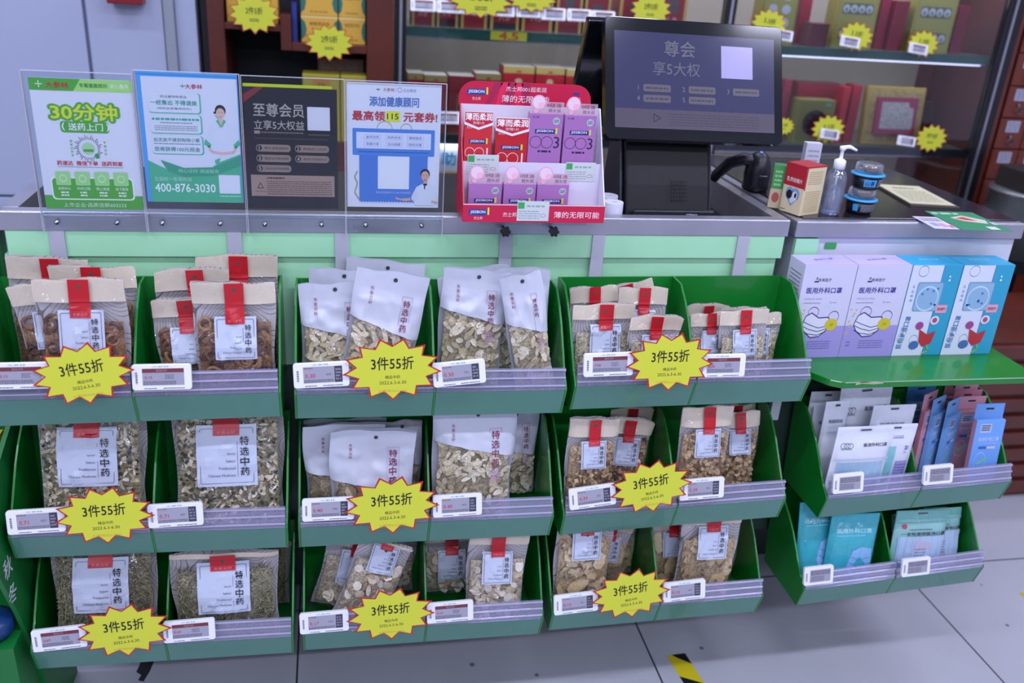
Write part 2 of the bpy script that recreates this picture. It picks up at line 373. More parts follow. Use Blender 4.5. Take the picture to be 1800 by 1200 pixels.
# ------------------------------------------------------------------ herb pouches
def blob(m, mt, c, rx, ry, rz, rot, n=8, rimmat=None):
    """flat irregular disc"""
    vs = []
    for s_ in (-1, 1):
        for i in range(n):
            a = 2*math.pi*i/n; vs.append(c+rot@Vector((rx*math.cos(a), s_*ry, rz*math.sin(a))))
    m.add(vs, [tuple(range(n)), tuple(range(n, 2*n))[::-1]], mt); m.add(vs, [(i, (i+1) % n, n+(i+1) % n, n+i) for i in range(n)], rimmat or mt)
def rrot(r, k=1.0):
    return Matrix.Rotation(r.uniform(-3.2, 3.2), 3, 'Y') @ Matrix.Rotation(r.uniform(-k, k), 3, 'X') @ Matrix.Rotation(r.uniform(-k, k), 3, 'Z')
KIND = {  # colours
 'ring': ['5c3622', '7a4c30', 'a57a50', '2a1a1a'], 'chrys': ['dcd2b8', 'c8b890', '2c3c34', '5f6a3c', '8f6a3c', 'ece6d2'],
 'grass': ['84805c', 'b0a87c', '5c5a3c', 'c4b88c', '45402c'], 'slice': ['e0d6b8', 'd4c69e', 'ebe4cc', 'a88a5c'],
 'root': ['a08a68', 'c2ae8c', '6c5a42'], 'white': ['e6dac4', 'd4c4a8', 'f0e8d8', 'b09870'],
 'grain': ['c8ba94', 'ddd2b4', 'a8946c', '7a6a48'], 'chunk': ['b08e64', 'ccac80', '80603e', 'd8bc90'], 'mush': ['dcc8a0', 'c8ae80', '866844', 'e8dabc']}
def contents(kind, W, H, vf, F, seed, xr=.46):
    r = random.Random(seed); g = M(); cols = [mat('herb_%s_%d' % (kind, i), c, .6, noise_amt=.25, nscale=300) for i, c in enumerate(KIND[kind])]
    dark = mat('herb_%s_base' % kind, [c for c in KIND[kind]][-2 if kind in ('ring',) else 1], .7, noise_amt=.6, nscale=200)
    if kind == 'ring': dark = mat('herb_ring_base', '2c1f20', .7, noise_amt=.5, nscale=200)
    g.grid(lambda u, v: ((u-.5)*W*2*xr, -F(u*2*xr+.5-xr, v*vf)*(.72 if kind == 'grain' else .5 if kind == 'grass' else .42)-.0005, .004+v*vf*H), 14, 14, dark)
    oadd = g.add
    def padd(vs, fs, m, smooth=False):
        vs = [Vector(p) for p in vs]; sh = 0; sx = 0; sz = 0
        for p in vs:
            sx = max(sx, abs(p.x)-W*.445) if abs(p.x) > W*.445 else sx; sz = max(sz, .003-p.z)
        cxs = sum(p.x for p in vs)/len(vs); d = Vector((-math.copysign(sx, cxs) if sx else 0, 0, sz)); vs = [p+d for p in vs]
        for p in vs: sh = max(sh, -p.y-(F(min(max(p.x/W+.5, .02), .98), min(max(p.z/H, .01), 1))-.0002))
        lim = max(0, -max(-sh, -10)); top = max(p.y for p in vs)
        if sh > 0: vs = [Vector((p.x, min(p.y+sh, -.0003), p.z)) for p in vs]
        return oadd(vs, fs, m, smooth)
    g.add = padd
    n = {'ring': 70, 'chrys': 620, 'grass': 1500, 'slice': 150, 'root': 60, 'white': 80, 'grain': 700, 'chunk': 300, 'mush': 34}[kind]
    n = int(n*min(1.3, (W*H)/(.15*.2)*(1 if kind != 'mush' else 1.2)))
    for i in range(n):
        u = .5+r.uniform(-xr, xr); v = .02+r.random()**.9*vf*(.96+.06*r.random()); f = F(u, v)
        c = Vector(((u-.5)*W, -f*r.uniform(.62 if kind == 'grass' else .80, .97)-.001, .004+v*H)); m = r.choice(cols)
        if kind == 'ring':
            rot = rrot(r, .4); R0 = r.uniform(.008, .0108); rr = R0*.33; na, nb = 10, 5; vs = []
            for a in range(na):
                A = 2*math.pi*a/na; k = 1+.15*math.sin(3*A+i)
                for b in range(nb):
                    Bq = 2*math.pi*b/nb; vs.append(c+rot@Vector(((R0+rr*math.cos(Bq))*k*math.cos(A), rr*1.1*math.sin(Bq), (R0+rr*math.cos(Bq))*math.sin(A))))
            g.add(vs, [(a*nb+b, a*nb+(b+1) % nb, ((a+1) % na)*nb+(b+1) % nb, ((a+1) % na)*nb+b) for a in range(na) for b in range(nb)], r.choice(cols[:3]), True)
        elif kind == 'chrys':
            k = r.random(); m = cols[0] if k < .32 else cols[1] if k < .5 else cols[5] if k < .66 else cols[2] if k < .82 else cols[3] if k < .92 else cols[4]
            rot = rrot(r, .8); a = r.uniform(.004, .0095); b = r.uniform(.002, .004)
            if m in (cols[2],): a, b = r.uniform(.003, .0048), r.uniform(.0025, .004)
            if k > .92: a, b = .012, .0006
            g.add([c+rot@Vector(p) for p in ((-a, 0, 0), (-a*.3, -.001, b), (a*.6, 0, b*.8), (a, .001, 0), (a*.5, 0, -b), (-a*.4, -.001, -b*.9))], [(0, 1, 2, 3, 4, 5)], m)
        elif kind == 'grass':
            rot = rrot(r, .5); a = r.uniform(.007, .018); b = .0004
            g.add([c+rot@Vector(p) for p in ((-a, 0, -b), (0, -.0008, -b+a*.05), (a, 0, -b), (a, 0, b), (0, -.0008, b+a*.05), (-a, 0, b))], [(0, 1, 4, 5), (1, 2, 3, 4)], m)
        elif kind == 'slice':
            blob(g, r.choice(cols[:3]), c, r.uniform(.008, .0125), .0007, r.uniform(.0035, .0055), rrot(r, .45), 10, cols[3])
        elif kind in ('root', 'white'):
            blob(g, r.choice(cols[:2] if kind == 'root' else cols[:3]), c, r.uniform(.009, .015), .001, r.uniform(.006, .011), rrot(r, .9), 7, cols[-1])
        elif kind == 'grain':
            rot = rrot(r, 1.5); a, b = r.uniform(.0022, .0034), .0015
            g.add([c+rot@Vector(p) for p in ((-a, 0, 0), (a, 0, 0), (0, -b, 0), (0, b, 0), (0, 0, b), (0, 0, -b))],
                  [(0, 4, 2), (2, 4, 1), (1, 4, 3), (3, 4, 0), (0, 2, 5), (2, 1, 5), (1, 3, 5), (3, 0, 5)], m)
        elif kind == 'chunk':
            rot = rrot(r, 1.5); a, b, d = r.uniform(.003, .0052), r.uniform(.0028, .0048), r.uniform(.0018, .0035)
            vs = [c+rot@Vector((x*a*r.uniform(.8, 1.2), y*d, z*b*r.uniform(.8, 1.2))) for x in (-1, 1) for y in (-1, 1) for z in (-1, 1)]
            g.add(vs, [(0, 1, 3, 2), (4, 6, 7, 5), (0, 4, 5, 1), (2, 3, 7, 6), (0, 2, 6, 4), (1, 5, 7, 3)], m)
        else:
            rot = rrot(r, .7); R0 = r.uniform(.014, .024); n_ = 11; ph = r.random()*6
            rad = [R0*(1+.28*math.sin(2*k*2*math.pi/n_+ph)+.12*math.sin(5*k+ph)) for k in range(n_)]
            vs = [c+rot@Vector((0, -.002, 0))]+[c+rot@Vector((rad[k]*math.cos(2*math.pi*k/n_), .003*math.sin(3*k+ph), rad[k]*.75*math.sin(2*math.pi*k/n_))) for k in range(n_)]
            vs += [c+rot@Vector((q[0], q[1]+.0018, q[2])) for q in [(rad[k]*math.cos(2*math.pi*k/n_), .003*math.sin(3*k+ph), rad[k]*.75*math.sin(2*math.pi*k/n_)) for k in range(n_)]]
            g.add(vs, [(0, 1+k, 1+(k+1) % n_) for k in range(n_)], r.choice(cols[:2]), True)
            g.add(vs, [(1+k, 1+n_+k, 1+n_+(k+1) % n_, 1+(k+1) % n_) for k in range(n_)], cols[2])
            if i % 3 == 0: blob(g, cols[2], c+rot@Vector((0, -.0025, 0)), .004, .0005, .003, rot, 7)
    return g
_seed = [100]
def settle(B, top, xa, W, cell):
    """keep a packet inside its bin and below the tray above, then stand it up towards its top"""
    A, E = TR_[cell]; mid = (A.x+E.x)/2; lo, hi = (A.x+.008, mid-.004) if top.x < mid else (mid+.004, E.x-.006)
    sl = (E.z-A.z)/(E.x-A.x); hi -= max(0, sl)*.16; lo += max(0, -sl)*.16
    W = min(W, hi-lo-.001); B = Vector((min(max(B.x, lo+W/2), hi-W/2), B.y, B.z))
    top = Vector((min(max(top.x, lo+W/2), hi-W/2), top.y, top.z))
    za = (top-B); H = za.length; za = za/H; k = 1.0
    up = (cell[0], cell[1]-1)
    if up in TR_:
        zm = TR_[up][0].z+(TR_[up][1].z-TR_[up][0].z)*(top.x-TR_[up][0].x)/(TR_[up][1].x-TR_[up][0].x)-.060-W/2*abs(za.x)
    elif cell[0] == 3: zm = SZ-.018
    else: zm = 9
    if top.z > zm: k = (zm-B.z)/(top.z-B.z); H *= k
    x = (xa-za*xa.dot(za)).normalized(); y = za.cross(x)
    return B, W, H, Matrix(((x.x, y.x, za.x, B.x), (x.y, y.y, za.y, B.y), (x.z, y.z, za.z, B.z), (0, 0, 0, 1))), k
def frame2(B, xa, za):
    za = za.normalized(); x = (xa-za*xa.dot(za)).normalized(); y = za.cross(x)
    return Matrix(((x.x, y.x, za.x, B.x), (x.y, y.y, za.y, B.y), (x.z, y.z, za.z, B.z), (0, 0, 0, 1)))
def pouch(kind, style, tl, tr, yt, yb, cell, label, group, D=.026, vl=.78, lw=.5, vf=.66, bandx=0, hb=.83, lab=True, zoff=0):
    _seed[0] += 1; sd = _seed[0]; r = random.Random(sd)
    TL, TR = PY(tl[0], tl[1], yt), PY(tr[0], tr[1], yt); W = (TR-TL).length; xa = (TR-TL)/W; top = (TL+TR)/2
    slp = (TR_[cell][1].z-TR_[cell][0].z)/(TR_[cell][1].x-TR_[cell][0].x); zf = floor_at(cell, top.x)+W/2*abs(xa.z-slp)+.002+zoff; yb = max(yb, D+.026); yt = max(yt, yb)
    zf += D*max(0, (yt-yb))/.2+.002
    dx = -((zf-top.z)*xa.z)/xa.x; B = Vector((top.x+dx, yb, zf)); H = (top-B).length
    B, W, H, mtx, kk = settle(B, top, xa, W, cell)
    vl = min(vl/kk, .985); vf = min(vf/kk, .97); hb = min(hb/kk, .985)
    t = thing('herb_pouch', label, 'herb pouch', B, mtx, group)
    nz = Vector((sd*1.7, sd*.3, 0))
    def F(u, v):
        e = max(0.0, 1-abs(2*u-1)**3.2)**.55
        q = v/vf
        p = min(1, (v/.10))**.6*(1.0 if q < .75 else max(0.12, 1-(q-.75)*1.6))
        return D*e*p+.0012
    def Fw(u, v):
        k = noise.noise(Vector((u*6, v*8, 0))+nz)*.0046+abs(noise.noise(Vector((u*11, v*8, 3))+nz))*.0040
        x_ = abs(u-.5-bandx)-lw/2-.02; z_ = max(v-vl, (vl-lw*W*1.08/H)-v)-.01; mk_ = min(1, max(0, max(x_, z_))*14)*(v < hb)
        if not lab: mk_ = 1
        rg = max(0, 1-abs(noise.noise(Vector((u*4.5+v*2, v*3.5-u*1.5, 7))+nz))*5)**2*.0035*mk_
        k += rg
        return F(u, v)+max(-.001, k)*min(1, 6*u, 6*(1-u), 8*v+.1)*(1 if v < .8 else .35)
    def XX(u, v): return (u-.5)*W*(1-.055*math.exp(-((v-.32)/.24)**2))+.0016*math.sin(8*v+sd)*(v > .04)
    def ZZ(u, v): return v*H+(max(0, v-.75)/.25)*(.0022*math.sin(5*u+sd)+.0014*math.sin(12*u+2*sd)-.003*abs(2*u-1)**4)
    # back sheet
    g = M(); bm = CONT if style == 'C' else mat('silver_back', 'b4b8c4', .4)
    g.grid(lambda u, v: (XX(u, v), .001+.0015*math.sin(math.pi*v)*math.sin(math.pi*u), ZZ(u, v)), 16, 20, bm)
    g.build('back_sheet', t)
    contents(kind, W, H, vf, F, sd, .44 if style == 'C' else .42).build('herb_pieces', t)
    sag = r.uniform(-.003, .003)
    def tp(u, v): return .004*math.sin(3.1*u+sd)*max(0, (v-.85)/.15)  # wavy top
    if style == 'C':
        def fy(u, v): return -Fw(u, v)-.0010 if v < hb-.02 else -F(u, v)-.0026-tp(u, v)-.0022*abs(noise.noise(Vector((u*7, v*12, 1))+nz))
        g = M(); g.grid(lambda u, v: (XX(u, v), fy(u, v), ZZ(u, v)), 40, 44, FILM); g.build('clear_film', t)
        # header
        g = M(); g.grid(lambda u, v: (XX(u, hb+(1-hb)*v), -F(u, hb+(1-hb)*v)-.0016-tp(u, hb+(1-hb)*v)-.0006*math.sin(9*u+sd), ZZ(u, hb+(1-hb)*v)), 16, 5, CREAM)
        g.build('cream_header', t)
        lh = lw*W*1.08; v0 = vl-lh/H; rw = .115
        bx = bandx
        def S(x, z, l): # print surface following the pouch front
            u = min(max(x/W+.5, 0), 1); v = z/H; return (x, -max(Fw(u, v), F(u, v)+.001)-(.0024 if v < hb else .0040)-tp(u, v)-l*EPS*1.2-(.0013 if l else 0)-.0006*math.sin(9*u+sd)*(v > hb), z)
        if lab:
            g = M(); g.map = S; lm = mat('label_paper', 'b8c0d2', .4)
            x0, x1, z0, z1 = bx*W-lw*W/2, bx*W+lw*W/2, v0*H, vl*H
            g.rect(x0, z0, x1, z1, lm, 0, n=14)
            e = .06*(x1-x0); ww = x1-x0
            g.line([(x0+e*1.2, z0+e), (x1-e*1.2, z0+e), (x1-e, z0+e*1.4), (x1-e, z1-e*1.4), (x1-e*1.2, z1-e), (x0+e*1.4, z1-e), (x0+e, z1-e*1.4), (x0+e, z0+e*1.4)], .0007, '3a3f4c', 1, True)
            g.vtext('特选中药', x0+.80*ww, z1-.17*(z1-z0), .165*ww, '15151c', 2, pitch=1.1, bold=.01)
            g.line([(x0+.68*ww, z1-.25*(z1-z0)), (x0+.68*ww, z0+.16*(z1-z0))], .0005, '30343e', 1)
            for q, s_ in enumerate(['Special', 'Select', 'Traditional', 'Chinese Medicine']):
                g.text(s_, x0+.64*ww, z0+(.55-.12*q)*(z1-z0), .045*ww, '454a58', 2, al='r')
            g.build('paper_label', t)
        g = M(); g.map = S; zb = (vl*H-.16*lh); xb0, xb1 = bx*W-rw*W, bx*W+rw*W
        for q in range(24):
            for k in range(4): g.rect(xb0+(xb1-xb0)*k/4, zb+(H-.0-zb)*q/24, xb0+(xb1-xb0)*(k+1)/4, zb+(H-zb)*(q+1)/24, REDB, 3)
        g.text('东紫云轩', (xb0+xb1)/2, zb+.0055, .0048, 'd9828a', 5, w=(xb1-xb0)*.72)
        g.line([(xb0+.0015, zb+.0018), (xb1-.0015, zb+.0018), (xb1-.0015, zb+.0095), (xb0+.0015, zb+.0095)], .0004, 'cf6a74', 4, True)
        g.circ((xb0+xb1)/2, H-.012, .0032, '3f4a34', 4, 12)
        g.build('red_band', t)
    else:
        vb0, vb1 = vf*.98, vf*.80
        bound = lambda u: vb0+(vb1-vb0)*u**1.2
        g = M(); g.grid(lambda u, v: (XX(u, v*bound(u)), -Fw(u, v*bound(u))-.0012, ZZ(u, v*bound(u))), 24, 20, FILM); g.build('clear_window', t)
        g = M(); g.grid(lambda u, v: (XX(u, bound(u)+(1-bound(u))*v), -Fw(u, bound(u)+(1-bound(u))*v)-.0014-tp(u, bound(u)+(1-bound(u))*v), ZZ(u, bound(u)+(1-bound(u))*v)), 24, 20, SILVER)
        g.build('white_front', t)
        def S(x, z, l):
            u = x/W+.5; v = z/H; return (x, -Fw(min(max(u, 0), 1), v)-.0026-tp(u, v)-l*EPS, z)
        g = M(); g.map = S; g.circ(.03*W, H*.945, .0036, '30343a', 1, 14)
        if lab:
            g.vtext('东紫云轩', -.26*W, .88*H, .0068, '8e2a48', 1, pitch=1.15)
            x0, x1 = .17*W, .31*W; g.line([(x0, .84*H), (x1, .84*H), (x1, (.42)*H), (x0, (.42)*H)], .0005, 'a06a90', 1, True)
            for q in range(4): g.text('特选中药'[q], (x0+x1)/2, .84*H-.012-q*.0145*(W/.13), .0125*(W/.13), '7c1f48', 2, bold=.01)
            g.scrib(x0+.002, .44*H, x1-.002, .53*H, 6, 'b08aa8', 1, sd)
        g.build('printed_lettering', t)
    return t
G1 = 'cream-topped pouches of dried fruit rings'; G2 = 'flower tea pouches'; G3 = 'dried grass pouches'; G4 = 'silver pouches of root slices'
G5 = 'pouches of white slices'; G6 = 'pouches of pale grain'; G7 = 'pouches of tan chunks'; G8 = 'pouches of mushroom slices'
def mk(): pass
Q = [
 # rack 1 top
 ('ring', 'C', (8, 449), (152, 452), .165, .150, (0, 0), 'cream-topped fruit ring pouch, tallest at the far left of the left rack', G1, dict(bandx=.06)),
 ('ring', 'C', (100, 461), (252, 471), .135, .125, (0, 0), 'cream-topped fruit ring pouch with round hole, behind the one above the left yellow star', G1, dict(bandx=.0)),
 ('ring', 'C', (12, 501), (140, 488), .105, .085, (0, 0), 'crumpled fruit ring pouch at the very left edge of the top left bin', G1, dict(bandx=.02)),
 ('ring', 'C', (75, 497), (234, 480), .068, .042, (0, 0), 'front fruit ring pouch standing over the leftmost top yellow star', G1, dict(bandx=.0)),
 ('ring', 'C', (268, 474), (400, 468), .150, .135, (0, 0), 'fruit ring pouch half hidden at the rear left of the second top bin', G1, dict(bandx=.06)),
 ('ring', 'C', (355, 447), (500, 448), .165, .155, (0, 0), 'tallest fruit ring pouch at the rear right of the second top bin', G1, dict(bandx=.02)),
 ('ring', 'C', (263, 527), (388, 520), .100, .070, (0, 0), 'short slumped fruit ring pouch with bent label above a price tag', G1, dict(bandx=.0, vl=.74)),
 ('ring', 'C', (343, 503), (489, 485), .068, .040, (0, 0), 'tilted front fruit ring pouch right of the slumped one', G1, dict(bandx=.02, vl=.74)),
 # rack 1 middle
 ('chrys', 'C', (62, 706), (255, 704), .115, .050, (0, 1), 'large bag of dried white flowers and green leaves behind the left middle star', G2, dict(D=.042, vl=.85, lw=.54, vf=.93, hb=.95)),
 ('chrys', 'C', (302, 704), (500, 700), .115, .050, (0, 1), 'large bag of dried white flowers and green leaves right of the left middle star', G2, dict(D=.042, vl=.85, lw=.53, vf=.93, hb=.95)),
 # rack 1 bottom
 ('grass', 'C', (88, 952), (275, 945), .100, .045, (0, 2), 'bag of dried grass stalks above the bottom left star', G3, dict(D=.04, vl=.90, lw=.52, vf=.92, hb=.96)),
 ('grass', 'C', (340, 952), (512, 948), .150, .130, (0, 2), 'dried grass bag peeping out at the rear right of the bottom left tray', G3, dict(D=.02, vl=.9, vf=.9, hb=.97)),
 ('grass', 'C', (285, 970), (478, 965), .065, .040, (0, 2), 'sagging dried grass bag with folded cream top and red band in the bottom left tray', G3, dict(D=.038, vl=.93, lw=.48, vf=.80, hb=.955)),
 # rack 2 top
 ('slice', 'S', (608, 451), (747, 462), .165, .155, (1, 0), 'silver pouch with round hole, rearmost and tallest in the left silver bin', G4, dict()),
 ('slice', 'S', (543, 469), (660, 474), .140, .130, (1, 0), 'plain silver pouch behind the left front silver pouch', G4, dict()),
 ('slice', 'S', (523, 492), (642, 500), .100, .070, (1, 0), 'short silver pouch of pale root slices at the left end of the middle rack', G4, dict()),
 ('slice', 'S', (630, 466), (757, 488), .070, .040, (1, 0), 'silver pouch of root slices rising behind the middle top star', G4, dict()),
 ('slice', 'S', (767, 484), (893, 462), .150, .140, (1, 0), 'silver pouch hidden behind the largest silver pouch, one corner showing', G4, dict()),
 ('slice', 'S', (862, 482), (965, 460), .120, .110, (1, 0), 'silver pouch leaning at the rear right of the right silver bin', G4, dict()),
 ('slice', 'S', (781, 457), (895, 487), .085, .045, (1, 0), 'broad silver pouch full of root slices right of the middle top star', G4, dict(vf=.70)),
 ('slice', 'S', (876, 489), (950, 471), .066, .036, (1, 0), 'narrow tilted silver pouch in front at the right of the right silver bin', G4, dict(D=.022)),
 # rack 2 middle
 ('root', 'S', (526, 738), (672, 731), .160, .150, (1, 1), 'rearmost silver pouch in the middle tray, left bin', G4, dict()),
 ('root', 'S', (668, 739), (745, 738), .140, .130, (1, 1), 'silver pouch edge showing right of the front one in the middle tray, left bin', G4, dict()),
 ('root', 'S', (523, 750), (668, 739), .105, .080, (1, 1), 'silver pouch of brown root pieces, left one in the middle tray', G4, dict(vf=.55)),
 ('root', 'S', (580, 755), (731, 753), .065, .040, (1, 1), 'front silver pouch with blank upper half behind the middle star', G4, dict(vf=.55)),
 ('slice', 'S', (872, 716), (958, 716), .085, .060, (1, 1), 'slender silver pouch of root slices at the right end of the middle tray', G4, dict(vf=.62)),
 ('slice', 'S', (741, 700), (890, 704), .075, .040, (1, 1), 'big silver pouch of root slices right of the middle star', G4, dict(D=.032, vf=.72)),
 # rack 2 bottom
 ('white', 'C', (625, 925), (742, 930), .150, .140, (1, 2), 'clear pouch at the rear of the bottom middle tray, left bin', G5, dict(lab=False)),
 ('white', 'C', (585, 922), (688, 952), .100, .060, (1, 2), 'leaning pouch of white slices with slanted label at the bottom left of the middle rack', G5, dict(vl=.80)),
 ('white', 'C', (648, 915), (738, 936), .062, .036, (1, 2), 'tilted pouch of greenish slices behind the bottom middle star', G5, dict(vl=.86)),
 ('white', 'C', (745, 930), (842, 930), .105, .070, (1, 2), 'shaded pouch of pale slices left of its brighter twin, bottom middle tray', G5, dict(vl=.74, bandx=.0)),
 ('white', 'C', (826, 925), (932, 922), .070, .045, (1, 2), 'bright labelled pouch of pale slices at the bottom right of the middle rack', G5, dict(vl=.78, bandx=-.02)),
 # rack 3 top
 ('grain', 'C', (1052, 512), (1145, 483), .165, .155, (2, 0), 'small grain pouch with raised corner at the rear of the right rack', G6, dict(D=.016)),
 ('grain', 'C', (1002, 504), (1087, 500), .135, .125, (2, 0), 'small grain pouch at the rear left of the right rack top tray', G6, dict(D=.016)),
 ('grain', 'C', (1090, 503), (1176, 505), .108, .090, (2, 0), 'small grain pouch with slanted red band next to the bin divider', G6, dict(D=.018)),
 ('grain', 'C', (1002, 536), (1110, 530), .075, .040, (2, 0), 'front left grain pouch in the right rack top tray', G6, dict(D=.02, bandx=.02)),
 ('grain', 'C', (1110, 553), (1200, 554), .060, .036, (2, 0), 'grain pouch mostly hidden behind the right top star', G6, dict(D=.018, bandx=-.02)),
 ('grain', 'C', (1205, 536), (1281, 532), .155, .145, (2, 0), 'small grain pouch at the rear left of the half empty bin', G6, dict(D=.016)),
 ('grain', 'C', (1268, 542), (1347, 536), .140, .128, (2, 0), 'small grain pouch in the middle rear of the half empty bin', G6, dict(D=.016)),
 ('grain', 'C', (1293, 547), (1375, 548), .110, .095, (2, 0), 'small grain pouch tucked behind at the right of the half empty bin', G6, dict(D=.016)),
 ('grain', 'C', (1215, 550), (1285, 547), .080, .055, (2, 0), 'narrow front grain pouch beside the divider of the half empty bin', G6, dict(D=.016)),
 ('grain', 'C', (1268, 545), (1352, 541), .068, .038, (2, 0), 'front right grain pouch in the half empty bin', G6, dict(D=.018)),
 # rack 3 middle
 ('chunk', 'C', (1075, 716), (1148, 714), .150, .140, (2, 1), 'chunk pouch at the rear of the right rack middle tray, left bin', G7, dict(D=.016, lab=False)),
 ('chunk', 'C', (978, 728), (1064, 738), .080, .045, (2, 1), 'pouch of tan chunks at the left end of the right rack middle tray', G7, dict(D=.026, vl=.80, vf=.72)),
 ('chunk', 'C', (1064, 731), (1150, 737), .085, .050, (2, 1), 'pouch of tan chunks behind the right middle star', G7, dict(D=.026, vl=.80, vf=.72)),
 ('chunk', 'C', (1265, 711), (1332, 707), .150, .140, (2, 1), 'chunk pouch at the rear of the right rack middle tray, right bin', G7, dict(D=.016, lab=False)),
 ('chunk', 'C', (1172, 716), (1262, 711), .080, .045, (2, 1), 'tilted pouch of tan chunks right of the right middle star', G7, dict(D=.026, vl=.82, vf=.74)),
 ('chunk', 'C', (1262, 724), (1338, 720), .085, .045, (2, 1), 'pouch of tan chunks at the right end of the right rack middle tray', G7, dict(D=.026, vl=.82, vf=.74)),
 # rack 3 bottom
 ('mush', 'C', (1075, 915), (1140, 917), .150, .135, (2, 2), 'mushroom pouch at the rear of the right rack bottom tray, left bin', G8, dict(D=.016, lab=False)),
 ('mush', 'C', (1040, 905), (1118, 912), .110, .075, (2, 2), 'mushroom pouch with dark slanted label behind the bottom right star', G8, dict(D=.02, vl=.78)),
 ('mush', 'C', (962, 893), (1062, 898), .070, .036, (2, 2), 'mushroom pouch showing one big slice, leftmost in the right rack bottom tray', G8, dict(D=.03, vl=.86, vf=.72)),
 ('mush', 'C', (1252, 900), (1320, 898), .150, .135, (2, 2), 'mushroom pouch at the rear right end of the right rack bottom tray', G8, dict(D=.018, lab=False)),
 ('mush', 'C', (1148, 907), (1222, 903), .105, .060, (2, 2), 'narrow mushroom pouch right of the bottom right star', G8, dict(D=.022, vl=.80)),
 ('mush', 'C', (1206, 890), (1310, 886), .070, .040, (2, 2), 'broad mushroom pouch with square label, bottom right tray', G8, dict(D=.028, vl=.82)),
]
bins = {}
for i, q in enumerate(Q):
    cell = q[6]; A, E = TR_[cell]; c = PY((q[2][0]+q[3][0])/2, (q[2][1]+q[3][1])/2, q[4])
    bins.setdefault((cell, c.x < (A.x+E.x)/2), []).append(i)
for (cell, lf), ids in bins.items():
    ids.sort(key=lambda i: -Q[i][4]); n = len(ids)
    for j, i in enumerate(ids):
        q = Q[i]; kw = dict(q[8+1]) if len(q) > 9 else dict(q[-1])
        if n == 1: pouch(*q[:-1], **kw); continue
        sp = (.163-.046)/(n-1) if n > 2 else .062
        D = min(kw.get('D', .026), sp-.016, .024) if n > 2 else min(kw.get('D', .026), .030); kw['D'] = max(D, .012)
        y = .163-sp*j if n > 2 else [.155, max(.050, kw['D']+.028)][j]
        pouch(q[0], q[1], q[2], q[3], y+.006, y-.002, q[6], q[7], q[8], **kw)
# ------------------------------------------------------------------ price tags
def price_tag(px, py, price, red, rot, label, small=False, y=-.011, group='electronic price tags on the herb racks', sc_=1.0):
    c = PY(px, py, y); a = math.radians(rot)
    w, h = (.090, .042) if not small else (.066, .041)
    xa = Vector((math.cos(a), 0, math.sin(a))); za = Vector((-math.sin(a), .20, math.cos(a)))
    t = thing('price_tag', label, 'price tag', c, frame(c, xa, za), group); t.scale = (sc_, sc_, sc_)
    g = M(); r = .004; P = []
    for cx, cz, q in ((w/2-r, h/2-r, 0), (-w/2+r, h/2-r, 90), (-w/2+r, -h/2+r, 180), (w/2-r, -h/2+r, 270)):
        P += [(cx+r*math.cos(math.radians(q+k)), cz+r*math.sin(math.radians(q+k))) for k in (0, 45, 90)]
    g.prism(P[::-1], -.0035, .0035, WHITEP, 'y'); g.build('casing', t, bevel=.0008)
    g = M(); g.map = lambda x, z, l: (x, -.0036-l*EPS, z)
    if not small:
        x0, x1, z0, z1 = -.029, .034, -.013, .0145
        g.rect(x0, z0, x1, z1, mat('e_paper', '9a98a6', .25), 1); sdd = int(px)
        if red:
            g.rect(x0, z1-.0065, x1, z1, '6e3038', 2); g.text('精选中药', 0, z1-.0033, .0038, 'b08a90', 3)
            g.text(price, x0+.009, z0+.013, .0048, 'a8323c', 3); g.scrib(x0+.001, z0+.001, x1-.012, z0+.0075, 3, '5a5866', 2, sdd); g.scrib(.005, z0+.010, .018, z0+.018, 3, '6a6876', 2, sdd+1)
        else:
            g.rect(x1-.0125, z0, x1, z1, '3b3a48', 2); g.scrib(x1-.011, z0+.003, x1-.002, z1-.003, 4, '7d7c8c', 3, sdd)
            g.text(price, x0+.011, z0+.0125, .0068, 'b43440', 3); g.scrib(x0+.001, z0+.001, x1-.014, z0+.006, 2, '5a5866', 2, sdd); g.scrib(x0+.001, z1-.004, x0+.016, z1-.001, 1, '8a5860', 2, sdd); g.scrib(.008, z0+.012, .016, z0+.016, 2, '6a6876', 2, sdd)
        g.text('大参林', -.001, h/2-.0033, .0028, '4aa58a', 2, w=.026); g.scrib(-.027, -h/2+.002, -.008, -h/2+.0042, 1, '40404c', 2, sdd); g.scrib(.002, -h/2+.002, .034, -h/2+.0042, 1, '40404c', 2, sdd+3)
        for k in range(11): g.rect(-.0395, -.010+k*.0018, -.0362, -.010+k*.0018+.0006+.0006*(k*7 % 2), '2c2c34', 2)
    else:
        g.rect(-.020, -.014, .026, .014, mat('e_paper', '9a98a6', .25), 1); g.scrib(-.018, .002, .024, .012, 3, '4c4a58', 2, int(px)); g.scrib(-.018, -.012, .012, .0, 5, '6a6876', 2, int(px)+2)
        for k in range(9): g.rect(-.0295, -.010+k*.0021, -.0255, -.010+k*.0021+.0009, '2c2c34', 2)
    g.build('screen', t)
    return t
